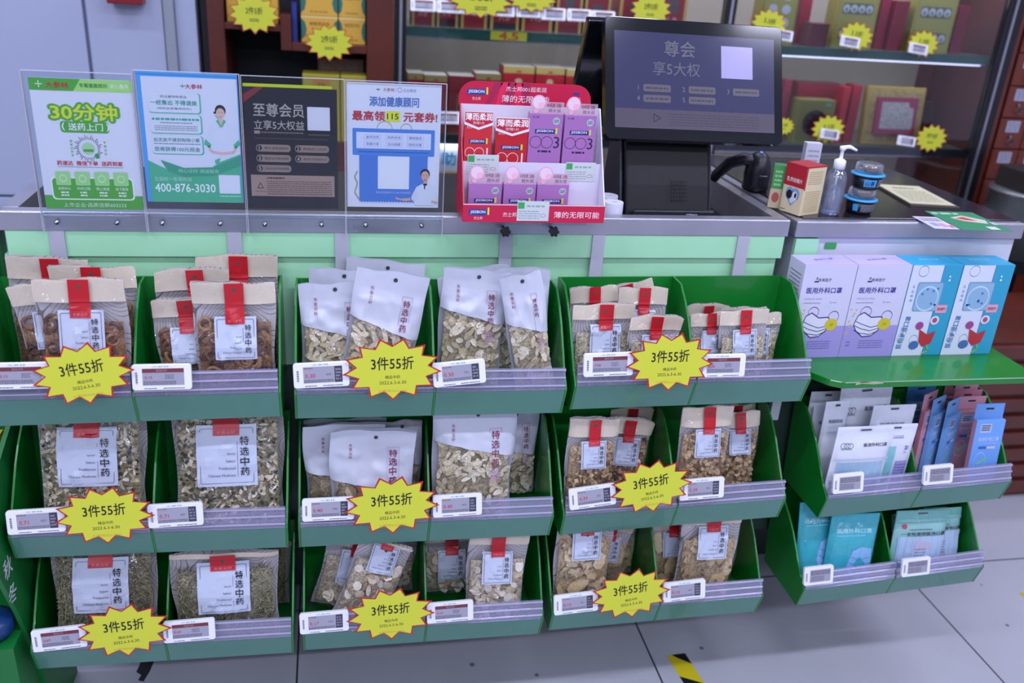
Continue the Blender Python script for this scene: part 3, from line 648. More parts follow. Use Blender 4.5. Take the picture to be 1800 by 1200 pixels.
PT = [(33, 660, '0.15', 1, 0, 'price tag cut by the left photo edge, top left tray'), (285, 662, '0.15', 1, 0, 'price tag right of the top left star'),
 (565, 658, '0.30', 0, 2, 'price tag left of the top middle star'), (807, 655, '0.30', 0, 5, 'glaring tilted price tag right of the top middle star'),
 (1069, 640, '0.06', 1, 1, 'price tag left of the top right star'), (1268, 642, '0.06', 1, 0, 'price tag right of the top right star'),
 (64, 915, '0.71', 0, 1, 'price tag left of the middle star on the left rack'), (309, 904, '0.71', 0, 1, 'price tag right of the middle star on the left rack'),
 (577, 894, '0.40', 0, 0, 'price tag left of the middle star on the middle rack'), (804, 887, '0.40', 0, 1, 'glaring price tag right of the middle star on the middle rack'),
 (1041, 872, '0.39', 0, 6, 'tilted price tag left of the middle star on the right rack'), (1233, 858, '0.39', 0, 2, 'price tag right of the middle star on the right rack'),
 (105, 1121, '0.69', 1, 3, 'price tag left of the bottom star on the left rack'), (333, 1107, '0.69', 1, 1, 'price tag right of the bottom star on the left rack'),
 (570, 1092, '0.17', 0, 1, 'price tag left of the bottom star on the middle rack'), (791, 1074, '0.15', 1, 1, 'price tag right of the bottom star on the middle rack'),
 (1012, 1059, '0.15', 0, 3, 'price tag left of the bottom star on the right rack'), (1202, 1037, '0.15', 0, 3, 'price tag right of the bottom star on the right rack')]
for a in PT: price_tag(*a)
for a in [(1490, 848, 'upper small price tag below the white mask pouches'), (1648, 833, 'small price tag below the blue mask packets'),
          (1438, 1010, 'small price tag below the teal mask packs'), (1609, 995, 'small price tag below the mint green mask pouches')]:
    price_tag(a[0], a[1], '', 0, 3, a[2], small=True, group='small price tags on the mask rack')
# ------------------------------------------------------------------ star signs
YEL = mat('yellow_card', 'c6ca34', .5); STR = mat('red_card_edge', 'b01c28', .5)
def star_sign(px, py, wpx, rot, label, y=-.020, txt='3件55折', full=True, group='yellow star discount cards', npt=13, hh=.66, lean=.15):
    A, B = PY(px-wpx/2, py, y), PY(px+wpx/2, py, y); w = (B-A).length; c = PY(px, py, y); a = math.radians(rot)
    t = thing('discount_card', label, 'discount card', c, frame(c, Vector((math.cos(a), 0, math.sin(a))), Vector((-math.sin(a), lean, math.cos(a)))), group)
    def st(k, kin):
        P = []
        for i in range(npt):
            b = -math.pi/2+2*math.pi*i/npt; d = math.pi/npt
            P.append((k*w/2*math.cos(b), k*w*hh/2*math.sin(b))); P.append((kin*w/2*math.cos(b+d), kin*w*hh/2*math.sin(b+d)))
        return P
    g = M(); P = st(1, .735); n = len(P)
    for yy, fl in ((0, 1), (.0006, 0)): g.add([(x, yy, z) for x, z in P]+[(0, yy, 0)], [((i+1) % n, i, n) if not fl else (i, (i+1) % n, n) for i in range(n)], STR)
    P2 = st(.925, .70); g.add([(x, -.0003, z) for x, z in P2]+[(0, -.0003, 0)], [(i, (i+1) % n, n) for i in range(n)], YEL)
    g.build('card', t)
    g = M(); g.map = lambda x, z, l: (x, -.0003-l*EPS, z); k = w/.157
    g.text(txt, 0, .010*k, .021*k, '111108', 1, w=(.066 if full else .05)*k, bold=.012)
    if full:
        g.text('精品中药', 0, -.0125*k, .0055*k, '2a2a18', 1); g.text('2022.6.3-6.30', 0, -.0215*k, .0052*k, '2a2a18', 1, w=.042*k)
        g.text('大参林dashenlin', 0, -.035*k, .0052*k, 'd89a3c', 1, w=.046*k)
    else: g.scrib(-.014*k, -.022*k, .014*k, -.012*k, 2, '4a4a20', 1, int(px))
    g.build('lettering', t)
for a in [(146, 657, 188, 9, 'star card on the top tray of the left rack'), (690, 649, 177, 1, 'star card on the top tray of the middle rack'),
          (1178, 636, 156, 1, 'star card on the top tray of the right rack'), (184, 906, 181, 2, 'star card on the middle tray of the left rack'),
          (689, 888, 170, 2, 'star card on the middle tray of the middle rack'), (1145, 855, 144, 9, 'star card on the middle tray of the right rack'),
          (219, 1108, 172, 4, 'star card on the bottom tray of the left rack'), (687, 1079, 157, 2, 'star card on the bottom tray of the middle rack'),
          (1109, 1043, 139, 7, 'star card on the bottom tray of the right rack')]:
    star_sign(a[0], a[1], a[2], a[3], 'yellow '+a[4])
# ------------------------------------------------------------------ acrylic sign holders and posters on the rail
YP = .1725
CUT = film('acrylic_edge_highlight', haze=.45, gloss=.1, rough=.2, bump=0, hazecol=(.8, .82, .95))  # frosted cut edges, their highlight put into a brighter material
def quad(pts, y):
    P = [PY(a, b, y) for a, b in pts]; TL, TR, BR, BL = P
    w = ((TR-TL).length+(BR-BL).length)/2; h = ((TL-BL).length+(TR-BR).length)/2; c = (TL+TR+BR+BL)/4
    return c, w, h
def holder(x0, x1, ytop_px, label, screws, q, ml, mr):
    c_, w_, h_ = quad(q, YP); A, B = PY(x0, ytop_px, YP), PY(x1, ytop_px+6, YP); A.x, B.x = c_.x-w_/2-ml, c_.x+w_/2+mr; ztop = (A.z+B.z)/2; b = 1.002
    t = thing('sign_holder', label, 'sign holder', ((A.x+B.x)/2, YP, b), group='clear acrylic sign holders')
    w = (B.x-A.x)/2; M().box(-w, w, -.0055, -.0040, .030, ztop-b, ACRYL).build('front_sheet', t)
    M().box(-w, w, .0035, .0050, .0, ztop-b, ACRYL).build('back_sheet', t)
    M().box(-w, w, -.0055, .0035, .0275, .0300, ACRYL).build('bottom_fold', t)
    M().box(-w, w, -.0056, -.0039, ztop-b, ztop-b+.0012, CUT).build('lit_cut_edge', t); M().box(-w-.0008, -w, -.0055, .005, .0, ztop-b, CUT).build('lit_cut_edge', t); M().box(w, w+.0008, -.0055, .005, .0, ztop-b, CUT).build('lit_cut_edge', t)
    for px in screws:
        p = PY(px, 390, YP); M().lathe([(0, -.004), (.0022, -.0035), (.0022, 0), (.0042, 0), (.0042, .0015)], CHROME, (p.x-(A.x+B.x)/2, .0020, .0145), 10, ax='y').build('screw', t)
    return t
holder(50, 242, 124, 'clear acrylic holder of the green delivery poster', (98, 204), [(60.5, 137), (239, 142), (245, 367), (71, 367)], .008, .0015)
holder(246, 426, 124, 'clear acrylic holder of the white and teal nurse poster', (284, 386), [(249, 126), (423, 131), (423, 357), (249, 352)], .003, .0025)
holder(430, 606, 133, 'clear acrylic holder of the black membership poster', (465, 565), [(431, 152.5), (594, 157), (593, 368), (433, 364)], .0018, .0115)
holder(610, 782, 141, 'clear acrylic holder of the blue coupon poster', (643, 742), [(609.5, 145), (774, 149), (772.5, 364), (610, 364)], .0015, .008)
PW = '%s'
def poster(pts, label, draw, bg='d8dae6', name='poster', y=YP, t_=.0008):
    c, w, h = quad(pts, y)
    t = thing(name, label, 'poster', (c.x, c.y, c.z))
    M().box(-w/2, w/2, -.0002, t_, -h/2, h/2, ink(bg)).build('sheet', t)
    g = M(); W, H = w, h
    g.map = lambda x, z, l: (x*W, -.0003-l*EPS, (z-.5)*H)  # x in -.5...5, z in 0..1
    class D:
        def rect(s, x0, z0, x1, z1, m, l=1): g.rect(x0, z0, x1, z1, m, l)
        def text(s, st, x, z, h_, m, l=2, w=None, al='c', bold=0): # keep aspect
            vs, fs, a, b, c_, d = text_geo(st, bold); ww = w if w else (b-a)*(h_*H)/(d-c_)/W
            g.text(st, x, z, h_, m, l, w=ww, al=al, bold=bold)
        def rr(s, x0, z0, x1, z1, r, m, l=1):
            P = []
            for cx, cz, a in ((x1-r, z1-r*W/H, 0), (x0+r, z1-r*W/H, 90), (x0+r, z0+r*W/H, 180), (x1-r, z0+r*W/H, 270)):
                P += [(cx+r*math.cos(math.radians(a+k)), cz+r*W/H*math.sin(math.radians(a+k))) for k in (0, 30, 60, 90)]
            g.poly(P, m, l)
        def poly(s, P, m, l=1): g.poly(P, m, l)
        def circ(s, x, z, r, m, l=1, rz=None): g.circ(x, z, r, m, l, 20, (rz or r)*W/H)
        def ring(s, x, z, r, t, m, l=1): g.ring(x, z, r, t, m, l, 24, r*W/H)
        def scrib(s, *a, **k): g.scrib(*a, **k)
        def line(s, *a, **k): g.line(*a, **k)
    draw(D()); g.build('print', t); return t
def d1(d):
    gr = '4fa53c'
    d.rect(-.5, .91, .5, 1, 'a4d878'); d.poly([(-.5, .91), (-.08, .91), (0, 1), (-.5, 1)], gr, 2)
    d.rect(-.44, .952, -.37, .958, 'e8f4e8', 3); d.rect(-.409, .93, -.401, .98, 'e8f4e8', 3); d.text('大参林', -.23, .952, .045, 'c02a38', 3, w=.22, bold=.02)
    d.text('专属健康顾问', .12, .955, .032, '3f9a34', 3, w=.27, bold=.01); d.text('贴心服务', .38, .955, .032, 'eef6ea', 3, w=.18, bold=.01)
    d.text('30分钟', 0, .755, .125, gr, 2, w=.66, bold=.12)
    d.text('30分钟', 0, .755, .120, 'd4dc3c', 3.3, w=.65, bold=.03)
    d.rr(-.25, .60, .23, .685, .03, gr, 2); d.text('送药上门', 0, .645, .055, 'eef2ee', 4, w=.34, bold=.02); d.text('(', -.22, .645, .06, 'eef2ee', 4, bold=.02); d.text(')', .22, .645, .06, 'eef2ee', 4, bold=.02)
    for k in range(40):
        a = 2*math.pi*k/40; r1 = .115+.03*((k*7) % 3)/2
        d.line([(.095*math.cos(a), .48+.095*math.sin(a)*.74), (r1*math.cos(a), .48+r1*math.sin(a)*.74)], .006, '5c6068')
    d.circ(0, .48, .065, 'a8d4a0', 2); d.rect(-.05, .455, .05, .475, '55a04c', 3); d.circ(.08, .425, .025, '2e9a54', 4)
    for i, c in enumerate('健康送到家'): d.text(c, -.165, .535-.027*i, .020, '5cae4a', 2)
    for i, c in enumerate('专属送药'): d.text(c, .17, .53-.03*i, .020, '5cae4a', 2)
    d.text('药速达  微信下单  送药到家', 0, .365, .036, 'c02a30', 2, w=.66, bold=.02); d.line([(-.33, .335), (.33, .335)], .004, '8a8c94')
    d.rect(-.5, 0, .5, .11, gr); d.rr(-.42, .075, .42, .255, .04, 'e8f0e8', 2); d.rr(-.405, .085, .405, .245, .035, gr, 3)
    for i, s_ in enumerate(['会药中心', '中药订购', '网上商城', '线下服务']):
        x = -.29+.195*i; d.rr(x-.075, .19, x+.075, .30, .015, '9cd488', 4); d.ring(x, .245, .035, .010, 'c4e8b4', 5); d.text(s_, x, .165, .024, 'eef4ee', 4, w=.13); d.scrib(x-.04, .10, x+.04, .145, 2, 'dcecd8', 4, i)
    d.text('上市企业·品质信赖603233', 0, .035, .036, 'd4e8cc', 3, w=.64)
poster([(60.5, 137), (239, 142), (245, 367), (71, 367)], 'white and green poster with big yellow 30 minute characters', d1)
def d2(d):
    tl = '46b48c'
    d.rect(-.455, -.0, .49, .965, 'd4d8e6', 1)
    d.text('大参林', .06, .90, .036, 'b83848', 2, w=.17, bold=.02); d.rect(-.075, .898, -.025, .904, '2ea060', 2); d.rect(-.053, .885, -.047, .918, '2ea060', 2)
    for z0, z1 in ((.70, .85), (.545, .685), (.385, .525)):
        d.rr(-.40, z0-.008, .12, z1, .03, '56b49c', 2); d.rr(-.40, z0, .105, z1, .03, 'd4dae6', 3)
    d.text('药品属特殊商品', -.15, .82, .020, '5a6470', 4, w=.26); d.text('一经售出 不得退换', -.15, .775, .036, '2f9a84', 4, w=.46, bold=.02); d.text('(除药品质量原因外)', -.15, .73, .018, '5a6470', 4, w=.34)
    d.scrib(-.38, .635, .09, .665, 1, '46a894', 4, 3); d.scrib(-.3, .615, .02, .63, 1, '8a94a4', 4, 5); d.scrib(-.36, .56, .07, .605, 3, '9aa2b0', 4, 4)
    d.text('如无故不提供购物小票', -.15, .492, .030, '3a8f86', 4, w=.46, bold=.01); d.scrib(-.38, .455, .09, .468, 1, '7a8494', 4, 9); d.text('您将获得100元现金', -.15, .42, .034, '2f8a8c', 4, w=.46, bold=.015)
    # woman in a white tunic
    sk = 'd8b4a8'; d.circ(.31, .725, .055, '2a2630', 2, .062); d.circ(.31, .705, .044, sk, 3, .055); d.poly([(.285, .60), (.335, .60), (.33, .665), (.29, .665)], sk, 3)
    d.circ(.252, .71, .012, '20222a', 4); d.line([(.255, .69), (.285, .665)], .004, '20222a', 4)
    for sx in (-1, 1):
        d.circ(.31+sx*.017, .713, .0055, '2c2426', 4, .004); d.poly([(.31+sx*.12, .615), (.31+sx*.17, .50), (.31+sx*.12, .46), (.31+sx*.07, .58)], 'cfd6e4', 3)
        d.poly([(.31+sx*.17, .505), (.31+sx*.185, .465), (.31+sx*.125, .435), (.31+sx*.115, .465)], tl, 4); d.line([(.31+sx*.15, .45), (.31+sx*.11, .405), (.31+sx*.0, .395)], .020, sk, 4)
    d.line([(.298, .682), (.31, .678), (.322, .682)], .004, 'b04a50', 4)
    d.poly([(.19, .615), (.26, .645), (.36, .645), (.43, .615), (.42, .40), (.45, .20), (.17, .20), (.20, .40)], 'd0d6e6', 2)
    d.poly([(.26, .645), (.31, .595), (.36, .645), (.34, .66), (.31, .61), (.28, .66)], tl, 4); d.poly([(.22, .34), (.28, .36), (.27, .325), (.23, .31)], tl, 4); d.poly([(.35, .355), (.40, .33), (.39, .30)], tl, 4)
    P = [(-.455, .33)]+[(-.455+.945*i/12, .33-.11*math.sin(math.pi*min(i, 9)/12*1.1)+.12*max(0, i-7)/5) for i in range(1, 13)]
    d.poly([(-.455, 0), (.49, 0)]+[(x, z) for x, z in P[::-1]], '4cae88', 5)
    d.poly([(-.33, .335), (-.1, .275), (.2, .285), (.49, .38), (.49, .30), (.2, .215), (-.1, .205), (-.26, .245)], '3c9a7c', 6)
    d.text('用心诊所 竭诚服务', .05, .252, .032, '9cd8bc', 7, w=.42); d.text('全国统一客服热线', -.22, .185, .034, 'a8e0c8', 7, w=.38); d.text('400-876-3030', -.10, .115, .066, 'e4f2ee', 7, w=.62, bold=.02)
    d.rr(.25, .075, .47, .225, .01, 'd8dce8', 7); d.scrib(.25, .045, .47, .062, 1, 'a8dcc4', 7)
poster([(249, 126), (423, 131), (423, 357), (249, 352)], 'teal and white customer service poster with a woman in a headset', d2, bg='4ea0e0')
def d3(d):
    d.poly([(-.5, .87), (-.5, .94), (-.36, 1), (-.28, 1)], '7c2830', 1)
    d.text('至尊会员', -.13, .82, .105, 'a8a49c', 2, w=.54, bold=.015); d.text('立享5大权益', -.13, .70, .075, 'b0aca4', 2, w=.54, bold=.005)
    d.rr(.175, .665, .42, .855, .008, 'd0d2dc', 2); d.scrib(-.33, .63, .13, .648, 1, '74706c', 2, 4); d.rect(-.40, .626, -.34, .652, '9a8678', 2); d.scrib(.18, .622, .41, .634, 1, '6a6660', 2)
    d.line([(-.4, .59), (.4, .59)], .003, '6a6058'); 
    for i, (x, z) in enumerate([(-.20, .51), (.22, .51), (-.20, .425), (.22, .425), (-.20, .34)]):
        d.rr(x-.19, z-.03, x+.185, z+.03, .035, '8c7a70', 2); d.circ(x-.155, z, .028, '1c1a22', 3, .028); d.text(str(i+1), x-.155, z, .030, 'c4beb8', 4); d.text(['提升消费返券折', '购物折上95折', '赠送100元电子套券', '会员日双倍积分', '药速达全年免运费券'][i], x+.03, z, .020, '3c3434', 3, w=.26)
    d.rect(-.46, .105, .46, .285, '9c8478', 2); d.poly([(-.40, .17), (-.36, .225), (-.32, .17)], '4c3c38', 3); d.poly([(-.385, .178), (-.36, .21), (-.335, .178)], '9c8478', 4); d.line([(-.29, .12), (-.29, .27)], .003, '5c4c46', 3)
    d.scrib(-.28, .25, -.08, .27, 1, '3c302c', 3, 3, fill=.7); d.scrib(-.28, .115, .43, .24, 7, '5c4c46', 3, 8, fill=.4); d.scrib(-.42, .14, -.30, .15, 1, '5c4c46', 3)
t = poster([(431, 152.5), (594, 157), (593, 368), (433, 364)], 'black membership poster with bronze numbered bars', d3, bg='1b1a24', y=YP-.0012)
poster([(431, 147), (585, 151), (585, 366), (433, 362)], 'lime yellow sheet showing above the black membership poster', lambda d: d.rect(-.49, .97, .49, .99, 'c4d41c'), bg='b8cc18', y=YP+.0012)
def d4(d):
    bl = '4a7cc8'
    d.text('大参林', -.06, .952, .030, 'b8604c', 2, w=.12); d.rect(-.19, .949, -.15, .955, '2ea060', 2); d.rect(-.172, .94, -.168, .965, '2ea060', 2); d.line([(.015, .935), (.015, .97)], .003, '9a9cac'); d.ring(.055, .953, .022, .005, '8a9cc8'); d.text('企业微信', .16, .952, .026, '8a9cc8', 2, w=.14)
    d.text('添加健康顾问', .0, .86, .075, '4a74b8', 2, w=.52, bold=.03)
    d.text('最高领', -.27, .745, .075, 'b83038', 2, w=.34, bold=.03); d.text('元套券!', .28, .745, .075, 'b83038', 2, w=.36, bold=.03)
    d.rr(-.09, .705, .06, .785, .01, 'd8dc30', 3); d.text('115', -.015, .745, .045, '222018', 4, w=.12, bold=.01)
    d.ring(-.1, .645, .08, .008, 'b8a890', 1); d.ring(.13, .645, .06, .008, 'b8a890', 1)
    d.rr(-.44, .43, .44, .645, .01, '4a80cc', 2); d.rect(-.40, .485, .40, .615, 'd0d6ea', 3)
    for i in range(6):
        x, z = -.23+.23*(i % 3), .578-.055*(i//3); d.rect(x-.09, z-.02, x+.09, z+.02, 'b8bcdc', 4); d.rect(x-.085, z-.0165, x+.085, z+.0165, 'd0d6ea', 5); d.text(['查药找药', '用药咨询', '慢病服务', '保健分享', '活动提醒', '限时优惠'][i], x, z, .022, '6870a8', 6, w=.14)
    d.rect(-.37, .04, .37, .43, '4478c8', 2); d.rect(-.38, .455, .38, .462, '2c58a4', 3)
    for k in range(24): d.circ(-.36+.0313*k, .04, .010, 'd4d8e6', 3)
    d.rr(-.17, .155, .17, .425, .006, 'dcdfe9', 3); d.text('每位到场会员1人1张, 扫码领取', .0, .125, .020, 'b8c8ec', 4, w=.38)
    d.line([(-.39, .30), (-.42, .25), (-.39, .20), (-.42, .12), (-.36, .05)], .012, 'a8946c', 3)
    sk = 'cba396'; d.circ(.345, .285, .052, '1c1c24', 4, .058); d.circ(.345, .268, .043, sk, 5, .056); d.poly([(.325, .19), (.37, .19), (.365, .23), (.33, .23)], sk, 5)
    for sx in (-1, 1): d.circ(.345+sx*.016, .275, .005, '2c2426', 6, .004)
    d.line([(.333, .24), (.357, .24)], .004, 'a85050', 6)
    d.poly([(.25, .175), (.32, .205), (.38, .205), (.46, .175), (.48, .06), (.44, .02), (.24, .02), (.22, .06)], 'd0d6e4', 5); d.poly([(.335, .20), (.352, .20), (.348, .155), (.338, .16)], '20222c', 6)
    d.poly([(.25, .175), (.20, .10), (.19, .065), (.25, .055), (.28, .11)], 'c8d0e0', 6); d.poly([(.20, .085), (.08, .075), (.02, .09), (.03, .07), (.12, .055), (.20, .06)], sk, 6); d.line([(.42, .055), (.49, .045)], .02, sk, 6)
poster([(609.5, 145), (774, 149), (772.5, 364), (610, 364)], 'white and blue coupon poster with a young man in white gesturing', d4)
# ------------------------------------------------------------------ pink counter display box
cy0, cy1 = .118, .212
a, b = PY(813, 388, cy0), PY(1061, 390, cy0); bx0, bx1, bz = a.x, b.x, 1.041
zl = PY(815, 358, cy0).z; zh0 = PY(1038, 190, cy1).z-.0; zh1 = PY(830, 142, cy1).z; zst = PY(900, 285, .165).z
t = thing('ledge', 'clear acrylic ledge with two black star knobs clamped on the counter rail', 'ledge', ((bx0+bx1)/2, .16, 1.035))
L = bx1-bx0
M().box(-L*.38, L*.38, -.045, .05, .0021, .0050, ACRYL).build('shelf_plate', t)
M().box(-L*.22, L*.22, -.0200+.0195, .0025, -.05, -.0005, ACRYL).build('clamp_plate', t)
kn = mat('black_knob', '0e0e12', .3)
for px in (888, 973):
    p = PY(px, 406, .155); g = M(); P = [(.0085*(1+.18*math.cos(6*q))*math.cos(q), .0085*(1+.18*math.cos(6*q))*math.sin(q)) for q in [2*math.pi*i/36 for i in range(36)]]
    g.T = Matrix.Translation((p.x-(bx0+bx1)/2, 0, p.z-1.035)); g.prism(P, -.013, -.004, kn, 'y'); g.build('knob', t, bevel=.0015)
    M().lathe([(.003, -.004), (.003, .018)], kn, (p.x-(bx0+bx1)/2, .0, p.z-1.035), 8, ax='y').build('bolt', t)
PK = mat('magenta_card', 'c0123f', .4); WC = mat('white_card', 'd6d2e2', .45)
t = thing('counter_display_box', 'crimson and white cardboard display of small cartons on the counter rail', 'display box', (bx0, cy0, bz))
D = cy1-cy0; hz = lambda z: z-bz
g = M(); g.box(0, L, 0, .002, 0, hz(zl), PK); g.map = lambda x, z, l: (x, -.0001-l*EPS, z); hh = hz(zl)
g.rect(.0, hh-.0015, L, hh, 'd8d4e0', 1); g.rr(.010, .012, .042, .023, .001, '20408c', 1); g.text('JISSBON', .026, .0175, .006, 'e4e8f0', 2, w=.026, bold=.02); g.rect(.043, .013, .046, .026, 'd8dc3c', 1); g.text('杰士邦', .027, .007, .0055, 'ecdce0', 2, w=.015)
g.text('杰士邦001', .088, .014, .008, 'ecdce0', 1, al='c', w=.035); g.text('薄的无限可能', L-.051, .0145, .0115, 'f0e4e8', 1, w=.083); g.build('front_lip', t)
side = [(0, 0), (D, 0), (D, hz(zh0)), (D-.006, hz(zh0)), (.002, hh)]
for x, c in ((.0, PK), (L-.002, WC)):
    M().prism(side, x, x+.002, c).build('side_panel', t)
g = M(); g.box(.0021, L-.0021, D-.002, D, 0, hz(zh0), WC); g.build('back_panel', t)
g = M(); zs = hz(zst); g.box(.0021, L-.0021, .047, .0485, .002, zs, WC); g.box(.0021, L-.0021, .0486, D-.0021, zs-.045, zs-.0435, WC); g.build('inner_step', t)
M().box(.0021, L-.0021, .0021, D-.0021, .0, .0019, WC).build('base_panel', t)
g = M(); r = .028; P = []
hx0, hx1, hb_, ht = -.002, L-.018, hz(PY(900, 188, cy1).z), hz(zh1)
for cx, cz, q in ((hx1-r, ht-r, 0), (hx0+r, ht-r, 90)): P += [(cx+r*math.cos(math.radians(q+k)), cz+r*math.sin(math.radians(q+k))) for k in range(0, 91, 15)]
P += [(hx0, hb_), (hx1, hb_)]
g.prism(P[::-1], D+.0002, D+.0022, PK, 'y'); g.map = lambda x, z, l: (x, D+.0001-l*EPS, z)
zc = (hb_+ht)/2
for k in range(5): g.poly([(.045+.018*k, hb_), (.052+.018*k, hb_), (.075+.012*k, ht-.001), (.060+.012*k, ht-.001)], ['9c1648', 'd81c50'][k % 2], 1)
g.rr(.012, zc-.002, .045, zc+.008, .001, '20408c', 2); g.text('JISSBON', .0285, zc+.003, .0062, 'e4e8f0', 3, w=.028, bold=.02); g.rect(.046, zc-.001, .049, zc+.011, 'd8dc3c', 2); g.text('杰士邦', .029, zc-.0085, .0055, 'ecdce0', 2, w=.015)
g.text('杰士邦001超柔润', L*.46, zc+.010, .0085, 'ecd8e0', 2, w=.072); g.text('薄的无限可能', L*.46, zc-.007, .012, 'f0e4e8', 2, w=.086)
g.rr(L-.052, zc+.004, L-.040, zc+.008, .0005, '20408c', 2); g.text('001', L-.046, zc-.004, .008, 'e4a0b0', 2, w=.015)
g.build('header_card', t, bevel=.0003)
def carton(xa, xb, zt_px, y, dpt, zb, col, kind, label, lean=0, grp=None, cat='carton'):
    A, B = PY(xa, zt_px, y), PY(xb, zt_px, y); w = B.x-A.x; h = A.z-zb
    t = thing('small_carton', label, cat, (A.x, y, zb), group=grp)
    M().box(0, w, 0, dpt, 0, h, mat('carton_'+col, col, .35, coat=.2)).build('box', t, bevel=.0006)
    g = M(); g.map = lambda x, z, l: (x, -l*EPS, z)
    hh = .088 if kind != 'low' else .088
    top = h
    g.rr(w*.18, top-.034, w*.78, top-.0265, .0005, '1c2c6c', 1); g.text('JISSBON', w*.47, top-.030, .0050, 'd8dce8', 2, w=w*.5, bold=.02); g.rect(w*.79, top-.034, w*.85, top-.024, 'c8cc30', 2)
    dig = '1b1c3c' if col == 'a06aa8' else 'e8d8dc'; r_ = w*.17; zc = top-.049
    g.ring(w*.22, zc, r_, .0009, dig, 1); g.ring(w*.22+r_*2, zc, r_, .0009, dig, 1)
    g.text('3' if col == 'a06aa8' else '1', w*.22+r_*3.7, zc, r_*2, dig, 1)
    if h > .072: g.scrib(w*.3, top-.068, w*.7, top-.062, 1, dig, 1); g.text('杰士邦', w*.18, top-.006, .004, dig, 1, w=w*.2)
    if col == 'a06aa8': g.circ(w*.80, top-.012, .0065, 'a8b0b4', 1); g.scrib(w*.73, top-.015, w*.87, top-.009, 2, '4c6c64', 2)
    g.build('print', t)
    if kind == 'red':
        g = M(); g.map = lambda x, z, l: (x, -.0006-l*EPS, z)
        M().poly
        zt = h; P = [(-.001, zt-.001), (w*.5, zt-.010), (w+.001, zt-.001), (w+.001, zt+.021), (-.001, zt+.021)]
        g2 = M(); g2.prism(P[::-1], -.0012, -.0004, ink('e0d8e0'), 'y'); g2.map = lambda x, z, l: (x, -.0013-l*EPS, z)
        g2.poly([(0, zt+.0035), (w*.5, zt-.0055), (w, zt+.0035), (w, zt+.020), (0, zt+.020)], 'b81830', 1); g2.text('薄而柔润', w/2, zt+.0125, .012, 'f0e8ec', 2, w=w*.95, bold=.03); g2.text('附赠1片', w/2, zt+.002, .005, 'e8d0d4', 2, w=w*.4); g2.build('hang_card', t)
    else:
        g = M(); g.box(0, w, .001, .0014, h-.002, h+.020, film('pink_clear_tag', tint=(.95, .85, .9), haze=.35, gloss=.03, bump=0, hazecol=(.8, .6, .68))); g.map = lambda x, z, l: (x, .0009-l*EPS, z)
        g.circ(w*.24, h+.019, .0125, 'd8a8bc', 1); g.circ(w*.24, h+.019, .0105, 'e4c8d6', 2); g.circ(w*.32, h+.014, .0055, 'e8b0c4', 3); g.circ(w*.17, h+.005, .0045, 'e0a0b8', 3)
        g.text('0硅油', w*.70, h+.0145, .007, '5a3050', 1, w=w*.42); g.text('超水润', w*.72, h+.006, .006, '5a3050', 1, w=w*.36); g.build('bubble_tag', t)
    return t
zs_w = bz+hz(zst)-.0434
carton(817, 866, 217, .168, .016, zs_w, 'c42430', 'red', 'red carton with white rings, leftmost in the display box')
carton(872, 929, 228, .168, .018, zs_w-.0+.0, 'b81420', 'red', 'darker red carton with white rings, second in the display box')
carton(932, 991, 199, .168, .018, zs_w, 'a06aa8', 'p', 'tall purple carton left of its twin, upper step')
carton(994, 1050, 202, .168, .018, zs_w, 'a06aa8', 'p', 'tall purple carton at the right end of the upper step')
for i, (p0, p1, z_) in enumerate([(824, 883, 322), (886, 943, 323), (945, 1001, 324)]):
    carton(p0, p1, z_, .138, .017, bz+.002, 'a06aa8', 'p', 'purple carton in the lower row, %s' % ['under the red ones', 'middle of three', 'next to the empty space'][i])
def shelf_note(px, py, y, wpx, label, rz=0):
    A, B = PY(px-wpx/2, py, y), PY(px+wpx/2, py, y); w = B.x-A.x; h = w*.62
    g = M().box(-w/2, w/2, 0, .0006, -h/2, h/2, ink('c4cccc')); g.map = lambda x, z, l: (x, -l*EPS, z)
    g.rect(-w*.48, h*.12, -w*.28, h*.44, '3aa050', 1); g.scrib(-w*.2, h*.15, w*.4, h*.35, 1, '8aa498', 1, 4, fill=.4); g.scrib(-w*.45, -h*.42, w*.2, h*.05, 4, '8c949a', 1, int(px), fill=.3); g.ring(w*.32, -h*.22, w*.09, .0006, 'b86058', 1, rz=w*.05)
    o = g.build('price_slip', label=label); o['category'] = 'price slip'; o.location = (A+B)/2; return o
shelf_note(849, 289, .1640, 55, 'pale green price slip under the red cartons')
shelf_note(1020, 302, .1640, 52, 'pale green price slip at the right of the upper step')
shelf_note(937, 371, .1170, 56, 'pale green price slip stuck on the front lip of the display box')
# ------------------------------------------------------------------ point of sale terminal
scr = [(1063, 24), (1372, 53), (1375, 263), (1063, 236)]
ym = .30
P4 = [PY(1063, 24, ym+.045), PY(1372, 53, ym+.045), PY(1375, 263, ym-.045), PY(1063, 236, ym-.045)]
cen = sum(P4, Vector())/4; xa = ((P4[1]-P4[0])+(P4[2]-P4[3])).normalized(); za = ((P4[0]-P4[3])+(P4[1]-P4[2])).normalized()
sw = ((P4[1]-P4[0]).length+(P4[2]-P4[3]).length)/2; sh = ((P4[0]-P4[3]).length+(P4[1]-P4[2]).length)/2
DZ = .9722
t = thing('sales_terminal', 'black two-screen sales terminal standing on the counter', 'sales terminal', (cen.x, ym, DZ))
mtx = Matrix.Translation((-cen.x, -ym, -DZ)) @ frame2(cen, xa, za)
g = M(); g.T = mtx; r = .010; Pq = []
for cx, cz, q in ((sw/2-r, sh/2-r, 0), (-sw/2+r, sh/2-r, 90), (-sw/2+r, -sh/2+r, 180), (sw/2-r, -sh/2+r, 270)): Pq += [(cx+r*math.cos(math.radians(q+k)), cz+r*math.sin(math.radians(q+k))) for k in (0, 30, 60, 90)]
